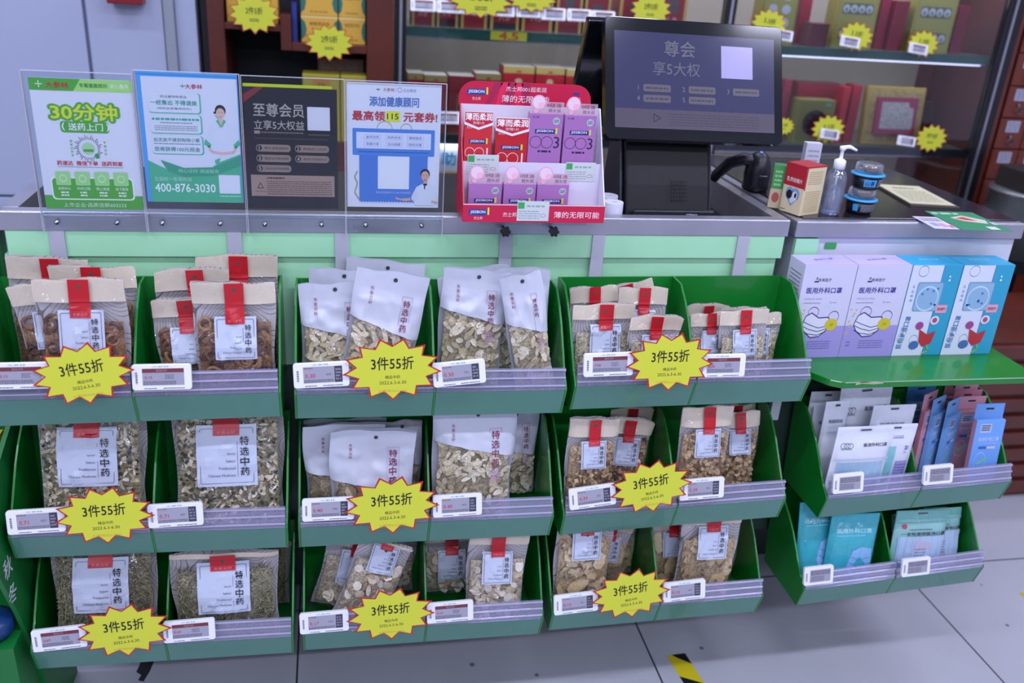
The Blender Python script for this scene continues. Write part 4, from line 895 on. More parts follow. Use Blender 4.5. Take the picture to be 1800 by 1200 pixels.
g.prism(Pq[::-1], -.004, .018, mat('black_gloss', '0c0d12', .12, coat=.3), 'y'); g.prism([(x*.9, z*.85) for x, z in Pq[::-1]], .0181, .035, BLACKP, 'y'); so = g.build('customer_screen', t, bevel=.0015)
g = M(); g.T = mtx; g.map = lambda x, z, l: (x, -.0041-l*EPS, z)
SM = mat('lit_screen', '30304a', .15, emit=.16)
g.rect(-sw/2+.018, -sh/2+.022, sw/2-.018, sh/2-.026, SM, 1)
def E_(c): return mat('lit_'+c, c, .2, emit=.22)
q0, q1, z0, z1 = -sw/2+.018, sw/2-.018, -sh/2+.022, sh/2-.026; wq = q1-q0; hq = z1-z0
g.rect(q0, z0, q1, z0+.20*hq, E_('403a46'), 2)
g.text('尊会', q0+.40*wq, z0+.84*hq, .030, E_('55545c'), 3, bold=.01); g.text('享5大权', q0+.38*wq, z0+.63*hq, .026, E_('54535c'), 3)
g.rect(q0+.66*wq, z0+.56*hq, q0+.86*wq, z0+.90*hq, E_('8680a8'), 3)
for i in range(5):
    x = q0+wq*(.25+.28*(i % 3)); z = z0+hq*(.42-.11*(i//3)); g.text(str(i+1), x-.035, z, .009, E_('5c5c68'), 3); g.rr(x-.025, z-.007, x+.03, z+.007, .003, E_('4c4850'), 3); g.scrib(x-.02, z-.003, x+.025, z+.003, 1, E_('36343e'), 4, i)
g.ring(q0+.25*wq, z0+.11*hq, .009, .0012, E_('1c1c26'), 3, 3); g.scrib(q0+.33*wq, z0+.03*hq, q0+.9*wq, z0+.17*hq, 5, E_('34303c'), 3, 5, fill=.35)
g.build('display', so)
B0, B1 = PY(1093, 384, .25), PY(1258, 386, .25); bw = (B1.x-B0.x)/2; bcx = (B0.x+B1.x)/2-cen.x
g = M(); GR = mat('grey_plastic', '2c2c36', .4)
g.prism([(-.055, .0), (.12, 0), (.10, .10), (.075, .22), (.035, .22), (-.015, .10), (-.035, .035)], bcx-bw+.012, bcx+bw-.006, BLACKP); g.build('stand', t, bevel=.006)
for s_ in (-1, 1):
    x = bcx-bw+.004 if s_ < 0 else bcx+bw-.0055
    M().prism([(-.060, .0), (.13, 0), (.11, .11), (.08, .23), (.05, .23), (.0, .10), (-.02, .035)], x, x+.0075, GR).build('side_cover', t, bevel=.004)
g = M(); g.prism([(-.0605, .002), (-.052, .058), (-.047, .060), (-.047, .002)], bcx-bw+.022, bcx+bw-.006, mat('dark_plastic', '1c1c24', .3), 'x')
g.build('front_cover', t, bevel=.002)
g = M(); g.map = lambda x, z, l: (x, -.0602+.0085*(z-.002)/.056-l*.0004-.001, z); g.text('CITAQ', bcx+bw*.45, .050, .0052, 'c8c8d4', 1, w=.023, bold=.03); g.build('maker_lettering', t)
g = M()
for i in range(6):
    for j in range(6): g.box(bcx+.005+i*.006, bcx+.0075+i*.006, -.033+.0026*j*1.05, -.0325+.0026*j*1.05, .072+j*.007, .075+j*.007, mat('vent_hole', '050508', .6))
g.build('speaker_vent', t)
g = M(); g.T = Matrix.Translation((-cen.x, -ym, -DZ)) @ frame(Vector((cen.x-.012, ym+.12, cen.z-.0)), Vector((1, .05, .0)), Vector((0.02, -.38, 1)))
g.box(-sw/2-.01, sw/2-.01, .0, .02, -sh/2-.012, sh/2-.012, mat('black_gloss', '0c0d12', .12)); g.build('cashier_screen', t, bevel=.003)
M().box(-.03, .05, .04, .10, .12, .26, BLACKP).build('hinge_block', t, bevel=.004)
# paper rolls
PR = mat('thermal_paper', 'c9c9d6', .6)
for i, (px, py, hgt, lb) in enumerate([(1077, 383, .034, 'white paper roll in front of its twin beside the terminal'), (1078, 352, .034, 'white paper roll behind the other one beside the terminal')]):
    p = PZ(px, py, DZ); r_ = .0190
    p = Vector((PY(1077, 370, .228+.05*i).x-.012*i, .228+.050*i, DZ+.0002))
    o = tag(M().lathe([(.006, 0), (r_, 0), (r_, .080), (.006, .080), (.006, 0)], PR, n=28).build('paper_roll', bevel=.0006), lb, 'paper roll', 'paper rolls by the terminal'); o.location = p
g = M()
for i in range(4):
    z = .0012*i; g.add([(-.02+.003*i, -.03, z), (.028-.002*i, -.035+.003*i, z), (.022, .03, z+.002), (-.016, .034, z+.002)], [(0, 1, 2, 3)], PR)
g.map = lambda x, z, l: (x, z, .0055+l*EPS)
g.scrib(-.01, -.02, .018, .02, 8, '6a6a78', 1, 4); o = tag(g.build('receipts', solid=.0004), 'small stack of printed receipts right of the terminal foot', 'receipts'); o.location = (PY(1268, 372, .25).x+.026, .25, DZ+.0012)
o.rotation_euler = (0, 0, .2)
# handheld scanner on the side counter
CT = ZR+.0032
t = thing('barcode_scanner', 'black handheld barcode scanner with small blue light behind the counters', 'scanner', (0, 0, 0))
SB = mat('scanner_black', '14141c', .35); s0 = PY(1330, 335, .43)
g = M(); prof = []
hd = PY(1333, 292, .42)
g.lathe([(.0, .048), (.010, .047), (.019, .040), (.026, .022), (.0285, .0), (.027, -.018), (.0285, -.030), (.026, -.034), (.0, -.034)], SB, (hd.x, hd.y, CT+.0345), 28); g.build('head', t)
g = M(); g.tube([(hd.x-.01, hd.y, CT+.060), (hd.x-.030, hd.y+.012, CT+.064), (hd.x-.055, hd.y+.025, CT+.052), (hd.x-.075, hd.y+.04, CT+.022), (hd.x-.08, hd.y+.045, CT+.010)], [.016, .014, .013, .012, .010], SB, 12); g.build('handle', t)
M().lathe([(0, .004), (.003, .003), (.004, 0)], mat('blue_led', '4a50ff', .3, emit=1.5), (hd.x, hd.y-.004, CT+.080), 12).build('blue_light', t)
g = M(); g.map = lambda x, z, l: (hd.x+x, hd.y-.0289-l*EPS*2, CT+.036+z); g.text('Q', -.006, 0, .005, '8a8a9a', 1); g.scrib(-.002, -.002, .010, .002, 1, '8a8a9a', 1); g.build('mark', t)
# cartons beside the sanitizer
def box_obj(px0, px1, pyt, pyb, y, dp, rz, label, name, col, front, sidefn=None, topcol=None, zb=None, near=None):
    zb = CT if zb is None else zb
    A, B = PY(px0, pyb, y), PY(px1, pyb, y); w = (B.x-A.x)/math.cos(rz)
    if near: w = near[1]; dp = near[2]; A = Vector((near[0].x-w*math.cos(rz), 0, 0)); y = near[0].y-w*math.sin(rz)
    h = PY((px0+px1)/2, pyt, y).z-zb
    t = thing(name, label, 'carton', (A.x, y, zb), Matrix.Rotation(rz, 3, 'Z'))
    M().box(0, w, 0, dp, 0, h, mat('board_'+col, col, .4)).build('box', t, bevel=.0006)
    g = M(); g.map = lambda x, z, l: (x*w, -l*EPS, z*h); front(g, w, h); g.build('front_print', t)
    if sidefn:
        g = M(); g.map = lambda x, z, l: (w+l*EPS, x*dp, z*h); sidefn(g, w, h); g.build('side_print', t)
    if topcol: M().box(-.0002, w+.0002, -.0002, dp+.0002, h-.0003, h+.0002, mat('board_'+topcol, topcol, .4)).build('top_flap', t)
    return t
# find counter position so that base touches counter
pc = PZ(1371, 372, CT)
def fr(g, w, h):
    g.rect(0, .55, 1, 1, 'a8202c', 1); g.text('乳钙咀嚼片', .5, .68, .09, 'd8c8c0', 2, w=.75, bold=.02)
    g.circ(.36, .40, .20, '7898c0', 1, rz=.13); g.circ(.64, .40, .20, '7898c0', 1, rz=.13); g.poly([(.17, .36), (.83, .36), (.5, .14)], '7898c0', 1)
    g.circ(.36, .38, .14, '18181c', 2, rz=.09); g.circ(.62, .36, .13, 'c8c8d0', 2, rz=.10); g.circ(.52, .27, .10, 'c4c4cc', 3, rz=.06); g.circ(.66, .38, .05, '18181c', 3, rz=.05); g.scrib(.05, .04, .3, .07, 1, '8a2a2c', 2)
def fs(g, w, h):
    g.rect(0, .52, .06, 1, 'a8202c', 1); g.rect(0, .97, 1, 1, 'a8202c', 1); g.scrib(.15, .62, .85, .9, 7, 'a08a58', 1, 3, fill=.35); g.scrib(.12, .06, .88, .5, 12, 'a08a58', 1, 5, fill=.35)
box_obj(1372, 1404, 284, 378, pc.y, .046, -1.2, 'red and cream carton with a black and white cow heart picture', 'milk_tablet_carton', 'cfc09a', fr, fs, 'a8202c', near=(PZ(1404, 380, CT), .052, .056))
def fg(g, w, h): g.rect(0, 0, 1, .45, 'b8a888', 1); g.circ(.5, .25, .3, 'a04c40', 2, rz=.12); g.scrib(.2, .5, .8, .9, 4, '8ac47c', 2, 3)
box_obj(1348, 1365, 289, 366, pc.y+.035, .024, -.45, 'narrow green carton behind the red and cream one', 'green_carton', '3f8a4a', fg)
def fw(g, w, h): g.scrib(.15, .1, .85, .9, 9, '9a98a8', 1, 3, fill=.4)
box_obj(1406, 1431, 251, 320, PZ(1418, 345, CT).y, .02, -.15, 'small white carton standing behind the red and cream one', 'white_carton', 'c8c6d6', fw)
# sanitizer bottle
pb = PZ(1458, 374, CT+.0005)
t = thing('sanitizer_bottle', 'clear pump bottle of hand gel with white pump head', 'bottle', pb)
k = .0185/.02
CLR = film('clear_bottle', tint=(.82, .86, .95), haze=.10, gloss=.05, rough=.04, bump=0, hazecol=(.6, .66, .85))
M().lathe([(0, 0), (.018, 0), (.020, .003), (.0205, .06), (.020, .072), (.0155, .084), (.010, .089), (.010, .094)], CLR, n=28).build('bottle_body', t)
M().lathe([(0, .0015), (.017, .0015), (.0188, .004), (.0192, .058), (0, .058)], film('gel', tint=(.78, .82, .95), haze=.10, gloss=.02, rough=.1, bump=0), n=24).build('gel', t)
g = M().lathe([(.0115, .090), (.0115, .106), (.009, .108), (.005, .110), (.0035, .112), (.0035, .126), (.006, .127), (.006, .134), (0, .135)], WHITEP, n=20); g.build('pump_collar', t)
M().tube([(-.003, 0, .131), (.012, -.004, .134), (.026, -.008, .128)], [.0042, .0038, .0025], WHITEP, 10).build('nozzle', t)
M().tube([(0, 0, .09), (0, 0, .01)], .002, film('dip_tube', haze=.5, bump=0), 8).build('dip_tube', t)
# stacked tubs
BK = mat('black_tub', '15171f', .3); LBm = '3aa0d8'
pt = PZ(1508, 372, CT+.0003); z_ = CT+.0003
for i in range(2):
    t = thing('snack_tub', ['lower black snack tub with blue rim and clear dome, below its twin', 'upper black snack tub with blue rim and clear dome, stacked on its twin'][i], 'tub', (pt.x+.004*i, pt.y, z_), group='stacked snack tubs')
    M().lathe([(0, 0), (.0235, 0), (.0255, .003), (.030, .026), (.0, .026)], BK, n=28).build('cup', t)
    g = M(); g.lathe([(.0295, .0262), (.0335, .027), (.0335, .0295), (.0275, .031)], mat('blue_rim', '3d98cc', .3), n=28); g.build('rim', t)
    M().lathe([(.0275, .031), (.0265, .048), (.024, .0500), (0, .0502)], film('clear_dome', haze=.08, gloss=.06, rough=.05, bump=0), n=28).build('dome_lid', t)
    M().lathe([(0, .0315), (.014, .0315), (.017, .044), (0, .044)], mat('brown_cup', '4a3432', .5), (.006, 0, 0), n=16).build('inner_cup', t)
    g = M(); rr_ = .0272
    def cyl(x, z, l, rr_=rr_): a = x/.028; q = .0262+(z)*.19+l*EPS; return (q*math.sin(a), -q*math.cos(a), z+.003)
    g.map = cyl
    if i: g.rect(-.020, .004, .004, .018, LBm, 1, n=5); g.text('山茶', -.008, .011, .010, '1a3c6c', 3, w=.018, bold=.03)
    else: g.rect(-.028, .004, -.018, .018, LBm, 1, n=3)
    g.scrib(.008 if i else -.012, .003, .024, .019, 6, '9a9ca8', 1, 4+i, fill=.45); g.build('label', t); z_ += .0504
# flat printed things on the side counter
def flat(quadpx, z, name, label, cat, bg, fn, th=.0006):
    P = [PZ(a, b, z) for a, b in quadpx]; c = sum(P, Vector())/4; xa = (P[1]-P[0]+P[2]-P[3]); w = xa.length/2; ya = (P[0]-P[3]+P[1]-P[2]); h = ya.length/2; xa.normalize(); ya = Vector((0, 0, 1)).cross(xa)
    mtx = Matrix(((xa.x, ya.x, 0, c.x), (xa.y, ya.y, 0, c.y), (0, 0, 1, z), (0, 0, 0, 1)))
    t = thing(name, label, cat, c, mtx); M().box(-w/2, w/2, -h/2, h/2, 0, th, ink(bg)).build('sheet', t)
    g = M(); g.map = lambda x, zz, l: (x*w, zz*h, th+l*EPS); fn(g); g.build('print', t); return t
def fa(g):
    g.rect(-.47, -.45, .47, .45, 'b8b294', 1); g.rect(-.44, -.41, .44, .41, 'c4c0a0', 2); g.text('中药饮片', 0, .28, .12, '6c644c', 3); g.scrib(-.36, -.35, .36, .18, 9, '8c8468', 3, 4, fill=.35)
flat([(1551, 325), (1612, 329), (1688, 367), (1583, 362)], CT+.0002, 'framed_certificate', 'flat framed cream certificate lying on the side counter', 'certificate', '4c4438', fa, .004)
def fb(g): g.scrib(-.4, .1, .4, .4, 3, '6a6a80', 1, 3); g.rect(.0, -.35, .25, -.05, 'c48aa8', 1); g.rect(-.3, -.3, -.05, 0, '8a94c0', 1); g.rect(.3, -.4, .45, -.2, 'c4505c', 1)
flat([(1595, 380), (1640, 382), (1692, 403), (1652, 402)], CT+.0002, 'flyer', 'white flyer on the dark top of the side counter', 'flyer', 'c4c2d2', fb)
def fc(g): g.scrib(-.45, .3, .1, .45, 1, '9cc8ac', 1, 3, fill=.6); g.poly([(-.25, .15), (.1, .28), (.40, .05), (.30, -.15), (-.1, -.02)], 'c0bcae', 1); g.poly([(-.15, .12), (.05, .2), (.2, .0), (0, .02)], 'b83c34', 2); g.rect(.1, -.45, .3, -.3, 'c8c8d0', 2); g.rect(.38, -.2, .48, -.05, 'b4b4bc', 2)
flat([(1618, 371), (1700, 373), (1790, 407), (1700, 404)], CT+.0001, 'green_flyer', 'green flyer with red and white shapes at the end of the side counter', 'flyer', '2f8058', fc, .0004)
# ------------------------------------------------------------------ mask cartons on the green shelf
def mlav(g, w, h, i):
    g.rect(0, 0, 1, .35, '9c90cc', 1)
    g.poly([(.24, .845), (.265, .88), (.29, .845), (.28, .845), (.265, .865), (.25, .845)], '2a2a44', 2); g.poly([(.22, .82), (.31, .82), (.30, .835), (.23, .835)], '2a2a44', 2); g.text('奥美医疗', .42, .845, .036, '3a3a58', 2, w=.25)
    g.text('医用外科口罩', .45, .735, .062, '33338a', 2, w=.68, bold=.02); g.text('SURGICAL MASK', .27, .645, .016, '9a98b4', 2, w=.34); g.scrib(.1, .59, .42, .61, 1, '9a98b4', 2, 3); g.text('30', .62, .605, .022, '8a88a4', 2); g.scrib(.66, .595, .74, .612, 1, '9a98b4', 2, 3)
    P = [(.20, .46), (.30, .495), (.45, .44), (.62, .445), (.66, .44), (.64, .30), (.52, .235), (.36, .225), (.22, .29), (.15, .36)]
    g.poly(P, 'd6d4e4', 2); g.line(P, .012, '2c2c60', 3, True)
    if w: pass
    for q in range(3): g.line([(.17, .40-.05*q), (.30, .365-.05*q), (.48, .33-.04*q), (.64, .35-.03*q)], .008, '2c2c60', 3)
    g.ring(.33, .50, .10, .008, '2c2c60', 1, rz=.055); g.ring(.74, .45, .10, .008, '2c2c60', 1, rz=.06)
    g.circ(.72, .365, .12, 'c8b828', 4, rz=.065); g.text('口罩', .72, .365, .03, '8c8420', 5)
    for q in range(9): rq = random.Random(q+2); g.circ(.02+.13*rq.random(), .22+.32*rq.random(), .018, 'c8b43c', 2, 8, .010)
    g.text('单只装', .12, .165, .022, '44447c', 2); g.text('独立装', .12, .13, .022, '44447c', 2); g.scrib(.32, .09, .78, .19, 4, '6c64a4', 2, 5, fill=.4)
def mteal(g, w, h, i):
    g.rect(0, 0, .62, 1, 'ccd2e0', 1); g.line([(.62, 1), (.62, .0)], .012, '5a50a8', 2)
    for q in range(7): rq = random.Random(q+31); g.ring(.1+.4*rq.random(), .1+.85*rq.random(), .05+.05*rq.random(), .005, 'b8bcd0', 1, rz=.03+.03*rq.random())
    g.rr(.18, .50, .70, .82, .03, '6c90b0', 3); g.rr(.195, .51, .685, .81, .03, '86acc8', 4); g.ring(.43, .64, .21, .02, 'b4cfe0', 5, rz=.13)
    for q in range(6): rq = random.Random(q+11+i*5); g.circ(.25+.38*rq.random(), .54+.22*rq.random(), .025, '3c74ac', 5, 8, .014)
    for q, c in enumerate('医用护理口罩'): g.text(c, .10+.012*q, .11+.062*q, .10, '3a78a8', 3, w=.052, bold=.02, rot=math.pi/2)
    for q, c in enumerate('温柔防护'): g.text(c, .11, .62+.05*q, .05, '4c90b8', 3, w=.032, rot=math.pi/2)
    g.rect(.66, .48, .88, .57, 'd09cb0', 5); g.text('舒适透气', .77, .525, .03, 'b0304c', 6, w=.16, bold=.02)
    g.poly([(.44, .30), (.62, .24), (.78, .28), (.74, .14), (.58, .10), (.48, .16)], 'b02c34', 6); g.circ(.40, .12, .10, '4468a0', 6, 12, .05); g.circ(.42, .34, .08, '9c3c84', 6, 12, .045); g.circ(.70, .40, .09, 'd0d4e0', 6, 12, .05); g.circ(.70, .40, .05, 'b04468', 7, 12, .03)
    g.line([(.60, .02), (.72, .06), (.66, .12)], .02, '7cb83c', 6); g.scrib(.76, .82, .80, .90, 2, 'c8e0ec', 6); g.text('10', .8, .46, .02, 'd8ac2c', 6)
xs = [1414, 1507, 1603.5, 1693, 1784]
for i in range(4):
    y = .112; A = PY(xs[i]+3, 466, y); B = PY(xs[i+1]+3, 466, y); w = B.x-A.x-.0015; h = PY(1414, 466, y).z-SZ; dp = .062
    lab = ['lavender and white mask carton next to the green tray', 'lavender and white mask carton touching the teal one', 'teal mask carton with clear window, next to the lavender one', 'teal mask carton with clear window at the right end of the shelf'][i]
    t = thing('mask_carton', lab, 'carton', (A.x, y, SZ+.0003), Matrix.Rotation(0, 3, 'Z'), group='mask cartons on the shelf')
    base = 'c8c6dc' if i < 2 else '2c98b8'
    M().box(0, w, 0, dp, 0, h, mat('maskbox_%s' % base, base, .4)).build('box', t, bevel=.0008)
    M().box(.0002, w-.0002, .0002, dp-.0002, h, h+.0005, mat('maskboxtop%d' % (i > 1), 'b4a8e0' if i < 2 else '2ba4cc', .4)).build('lid_flap', t)
    g = M(); g.map = (lambda w, h: lambda x, z, l: (x*w, -l*EPS, z*h))(w, h); (mlav if i < 2 else mteal)(g, w, h, i); g.build('front_print', t)
    g = M(); g.map = (lambda h: lambda x, z, l: (-l*EPS, dp*(1-x), z*h))(h)
    if i == 0: g.scrib(.15, .62, .85, .9, 7, '7c7a90', 1, 4, fill=.35)
    else: g.scrib(.4, .45, .5, .7, 6, '3c3a50', 1, 4)
    g.build('side_print', t)
    g = M(); g.map = (lambda h: lambda x, z, l: (x, z, h+.0005+l*EPS))(h); g.text('医用口罩', w/2, dp*.55, .008, '6a60a8' if i < 2 else 'bcdcec', 1, w=w*.4, rot=0 if i > 1 else .2); g.build('top_print', t)
# ------------------------------------------------------------------ mask packets in the narrow rack
def packet(tl, tr, yt, yb, cell, label, group, bg, draw, D=.012, name='mask_packet', filmy=True, header=None, hole='2c3038', zoff=0, hcut=None):
    _seed[0] += 1; sd = _seed[0]
    TL, TR = PY(tl[0], tl[1], yt), PY(tr[0], tr[1], yt); W = (TR-TL).length; xa = (TR-TL)/W; top = (TL+TR)/2
    slp = (TR_[cell][1].z-TR_[cell][0].z)/(TR_[cell][1].x-TR_[cell][0].x); zf = floor_at(cell, top.x)+W/2*abs(xa.z-slp)+.003+zoff; dx = -((zf-top.z)*xa.z)/xa.x; B = Vector((top.x+dx, yb, zf)); H = (top-B).length
    B, W, H, mtx, kk = settle(B, top, xa, W, cell)
    t = thing(name, label, 'mask packet', B, mtx, group)
    nz = Vector((sd*2.1, 0, 0))
    F = lambda u, v: D*max(0, 1-abs(2*u-1)**4)**.5*max(0, 1-abs(2*min(v, 1)/.86-1)**4)**.5*(1 if v < .86 else 0)+.0008+noise.noise(Vector((u*5, v*7, 0))+nz)*.0015*min(1, 8*u, 8*(1-u))
    bm = bg if not isinstance(bg, str) else mat('packet_'+bg, bg, .35, bump=.3, nscale=30)
    g = M(); g.grid(lambda u, v: ((u-.5)*W, -F(u, v), v*H), 14, 18, bm); g.grid(lambda u, v: ((.5-u)*W, .0012, v*H), 1, 1, bm); g.build('wrapper', t)
    g = M(); g.map = lambda x, z, l: (x*W, -max(F(x+.5, z), F(x+.47, z), F(x+.53, z))-.0006-l*EPS, z*H); draw(g, W, H); 
    if hole: g.rr(-.10, .955, .10, .975, .01, hole, 5)
    g.build('print', t)
    if filmy:
        g = M(); g.grid(lambda u, v: ((u-.5)*W, -F(u, v)-.003-.001*noise.noise(Vector((u*9, v*9, 2))+nz), v*H), 16, 20, FILM); g.build('clear_film', t)
    return t
def dwhite(g, W, H):
    g.rect(-.42, .05, .42, .60, 'a4c4dc', 1, n=8)
    for q in range(6): g.rect(-.40+.14*q, .05, -.39+.14*q, .6, 'c0d4e4', 2, n=6)
    g.rect(-.5, .62, .5, .64, 'c8d0dc', 1, n=8)
    for s_ in (-1, 0, 1): g.ring(-.30+.06*s_, .79, .05, .006, '4c505c', 1, 12, .03)
    g.scrib(-.40, .745, -.20, .757, 1, '6a6e7a', 1); g.text('医用外科口罩', .20, .80, .038, '2c303c', 2, w=.42, bold=.02); g.circ(.33, .30, .09, '6cc0b4', 3, 12, .06)
def dteal2(g, W, H):
    g.rect(-.32, .08, .05, .74, '8ccfd4', 1, n=6); g.rect(.10, .10, .40, .55, 'a8a4d8', 1, n=6); g.scrib(-.28, .25, .0, .40, 2, '3a8c94', 2, 3); g.text('2D', .30, .72, .05, '5a4cae', 3, bold=.03); g.text('立体', .28, .66, .03, '5a4cae', 3); g.scrib(-.05, .83, .2, .87, 2, '7c7ab8', 2, 5); g.scrib(.12, .12, .38, .52, 10, '7470b8', 2, 7, fill=.35); g.text('医用外科口罩', -.13, .30, .035, '2c7c84', 3, w=.3)
def dplain(g, W, H): g.scrib(-.3, .78, .3, .84, 1, '8a94a4', 1, 6)
GW = 'white and clear mask packets'
WB = 'e4e8f2'
WY = [.160, .150, .132, .125, .112, .090, .062, .052]
for q in [((1418, 690), (1478, 686), .150, .130, 'white mask packet furthest back at the left of the upper mask tray', dplain),
          ((1540, 690), (1578, 686), .160, .150, 'thin blue-edged mask packet at the back centre of the upper mask tray', dplain),
          ((1428, 714), (1476, 709), .132, .100, 'white mask packet second from the back at the left', dplain),
          ((1440, 708), (1482, 703), .112, .075, 'white mask packet seen edge-on behind the front left one', dplain),
          ((1479, 683), (1570, 674), .125, .085, 'tall white mask packet with lotus mark rising at the back', dwhite),
          ((1553, 714), (1628, 708), .090, .060, 'clear mask packet with black hanging slot behind the purple printed one', dplain),
          ((1553, 747), (1625, 743), .062, .040, 'mask packet with teal and purple print', dteal2),
          ((1452, 758), (1553, 742), .052, .030, 'front left white mask packet with lotus mark and pale blue masks', dwhite)]:
    k_ = WY.index(q[2]); packet(q[0], q[1], .163-.0195*k_, .157-.0185*k_, (3, 1), q[4], GW, WB, q[5], D=.008)
def thinbox(tl, tr, yt, yb, label, col, side, yaw, face=True, D=.018):
    TL, TR = PY(tl[0], tl[1], yt), PY(tr[0], tr[1], yt); W = (TR-TL).length; top = (TL+TR)/2
    A, E = TR_[(3, 1)]; mid = (A.x+E.x)/2; W = min(W, .068); sl = max(-.05, min(.05, (TR-TL).z/W)); top.x = min(max(top.x, mid+.006+W/2+(.012 if yaw else 0)), E.x-.014-W/2); zf = floor_at((3, 1), top.x)+.003; top.z = min(top.z, SZ-.020); xa = (Vector((math.cos(yaw), math.sin(yaw), sl))).normalized(); B = Vector((top.x, yb, zf)); H = (top-B).length; za = (top-B)
    t = thing('mask_box', label, 'mask box', B, frame(B, xa, za), 'pink and blue flat mask boxes')
    m = mat('maskcard_'+col, col, .4); ms = mat('maskcard_'+side, side, .4); hb_ = H*.84
    M().box(-W/2, W/2, 0, D, 0, hb_, m).build('box', t, bevel=.0006)
    M().box(-W/2-.0003, -W/2-.0001, .0005, D-.0005, .001, hb_-.001, ms).build('spine', t)
    g = M(); g.box(-W/2, W/2, D-.0008, D, hb_, H, m); g.map = lambda x, z, l: (x*W, D-.0009-l*EPS, z*H); g.rr(-.14, .935, .14, .955, .012, '20242c', 1); g.build('hanging_tab', t)
    g = M(); g.map = lambda x, z, l: (x*W, -l*EPS, z*H)
    g.rr(-.34, .70, .05, .80, .02, 'a8b4d0', 1); g.scrib(-.30, .72, .0, .79, 3, '303848', 2, 3); g.text('医用护理口罩', .02, .63, .045, 'c8d4ec', 2, w=.7); g.scrib(-.3, .575, .35, .595, 1, '9cb0dc', 1); g.rr(-.28, .52, .22, .55, .01, '3060b0', 1); g.rr(.0, .522, .3, .548, .01, 'c4b8c8', 2)
    g.ring(-.15, .38, .20, .008, 'a8c8e4', 1, 20, .10); g.poly([(-.3, .36), (.05, .43), (.12, .41), (-.2, .34)], '7cb49c', 2); g.build('front_print', t)
    return t
BLU, PNK = '6a98cc', 'bc8494'
for a in [((1672, 676), (1712, 674), .156, .152, 'pink flat mask box, rearmost under the shelf edge', PNK, PNK, 0),
          ((1606, 679), (1660, 674), .158, .155, 'blue flat mask box standing alone at the back', '4c84c0', '4c84c0', 0),
          ((1735, 676), (1775, 674), .135, .131, 'pink flat mask box behind the right-hand row', PNK, PNK, 0),
          ((1728, 689), (1778, 687), .122, .116, 'pink flat mask box third behind the front blue one', 'b87488', 'a06478', 0),
          ((1732, 700), (1784, 698), .106, .100, 'pink flat mask box second behind the front blue one', PNK, 'a06478', 0),
          ((1604, 692), (1648, 692), .090, .075, 'pink flat mask box angled at the left of the row', PNK, 'b06c80', .5),
          ((1640, 700), (1682, 700), .088, .073, 'blue flat mask box turned sideways between pink and blue', BLU, '6f9cd0', .5),
          ((1666, 704), (1707, 704), .086, .071, 'blue flat mask box turned sideways, nearest to the front one', BLU, '6f9cd0', .5),
          ((1727, 713), (1794, 711), .055, .030, 'front blue flat mask box at the right end of the upper mask tray', '6a9cdc', PNK, 0)]:
    thinbox(*a, D=.008 if a[5] == '4c84c0' else .010 if a[7] else .012)
def dsky(g, W, H):
    g.text('医用外科口罩', -.03, .80, .052, 'a8dce4', 2, w=.72, bold=.02); g.scrib(-.38, .735, .2, .755, 1, '8cd0d8', 2, 3)
    P = [(-.02, .55), (.15, .60), (.38, .57), (.40, .42), (.36, .26), (.20, .18), (.02, .22), (-.10, .34)]
    g.poly(P, '8cc0e8', 2); 
    for q in range(3): g.line([(-.06, .48-.08*q), (.12, .43-.08*q), (.38, .46-.08*q)], .006, '3c80c0', 3)
    g.poly([(-.5, .02), (.5, .02), (.5, .12), (-.5, .04)], '9cd4e4', 1)
for q in [((1394, 876), (1464, 886), .095, .050, 'teal mask pack leaning at the left end of the lower mask tray'), ((1463, 903), (1547, 901), .060, .034, 'teal mask pack upright in front, right of its leaning twin')]:
    packet(q[0], q[1], q[2], q[3], (3, 2), q[4], 'teal mask packs', '28aebc', dsky, D=.013, hole=None)
def dmint(g, W, H):
    g.rect(-.5, .84, .5, .995, '6fb8b0', 1, n=8); g.rect(-.44, .06, .44, .66, 'b8d0e8', 1, n=8)
    for q in range(7): g.rect(-.42+.125*q, .06, -.41+.125*q, .66, '98b8d8', 2, n=6)
    g.poly([(-.22, .12), (.12, .08), (.22, .56), (-.10, .62)], 'ccc4d8', 3); g.scrib(-.1, .2, .12, .5, 7, '8c88a0', 4, 3, fill=.35); g.ring(.03, .25, .11, .006, 'b83c44', 4, 16, .06)
    g.ring(.28, .62, .17, .012, 'c8d4e4', 2, 16, .10); g.text('一次性使用医用口罩', .02, .70, .050, '16181c', 7, w=.86, bold=.02); g.circ(-.35, .80, .05, 'b03c50', 4, 10, .035); g.scrib(-.25, .74, .2, .77, 1, '6c7c88', 4); g.poly([(-.5, .03), (-.25, .03), (-.28, .12), (-.42, .12)], 'c0392c', 4)
for q in [((1568, 905), (1604, 896), .155, .148, 'mint topped mask pouch half hidden at the rear left of its bin'), ((1625, 892), (1665, 890), .130, .122, 'mint topped mask pouch hidden between its two front neighbours'),
          ((1655, 893), (1729, 888), .095, .062, 'mint topped mask pouch at the right end of the lower mask tray'), ((1577, 898), (1667, 895), .062, .036, 'mint topped mask pouch right of the teal packs')]:
    packet(q[0], q[1], q[2], q[3], (3, 2), q[4], 'mint topped mask pouches', '8cc4c0', dmint, D=.011)
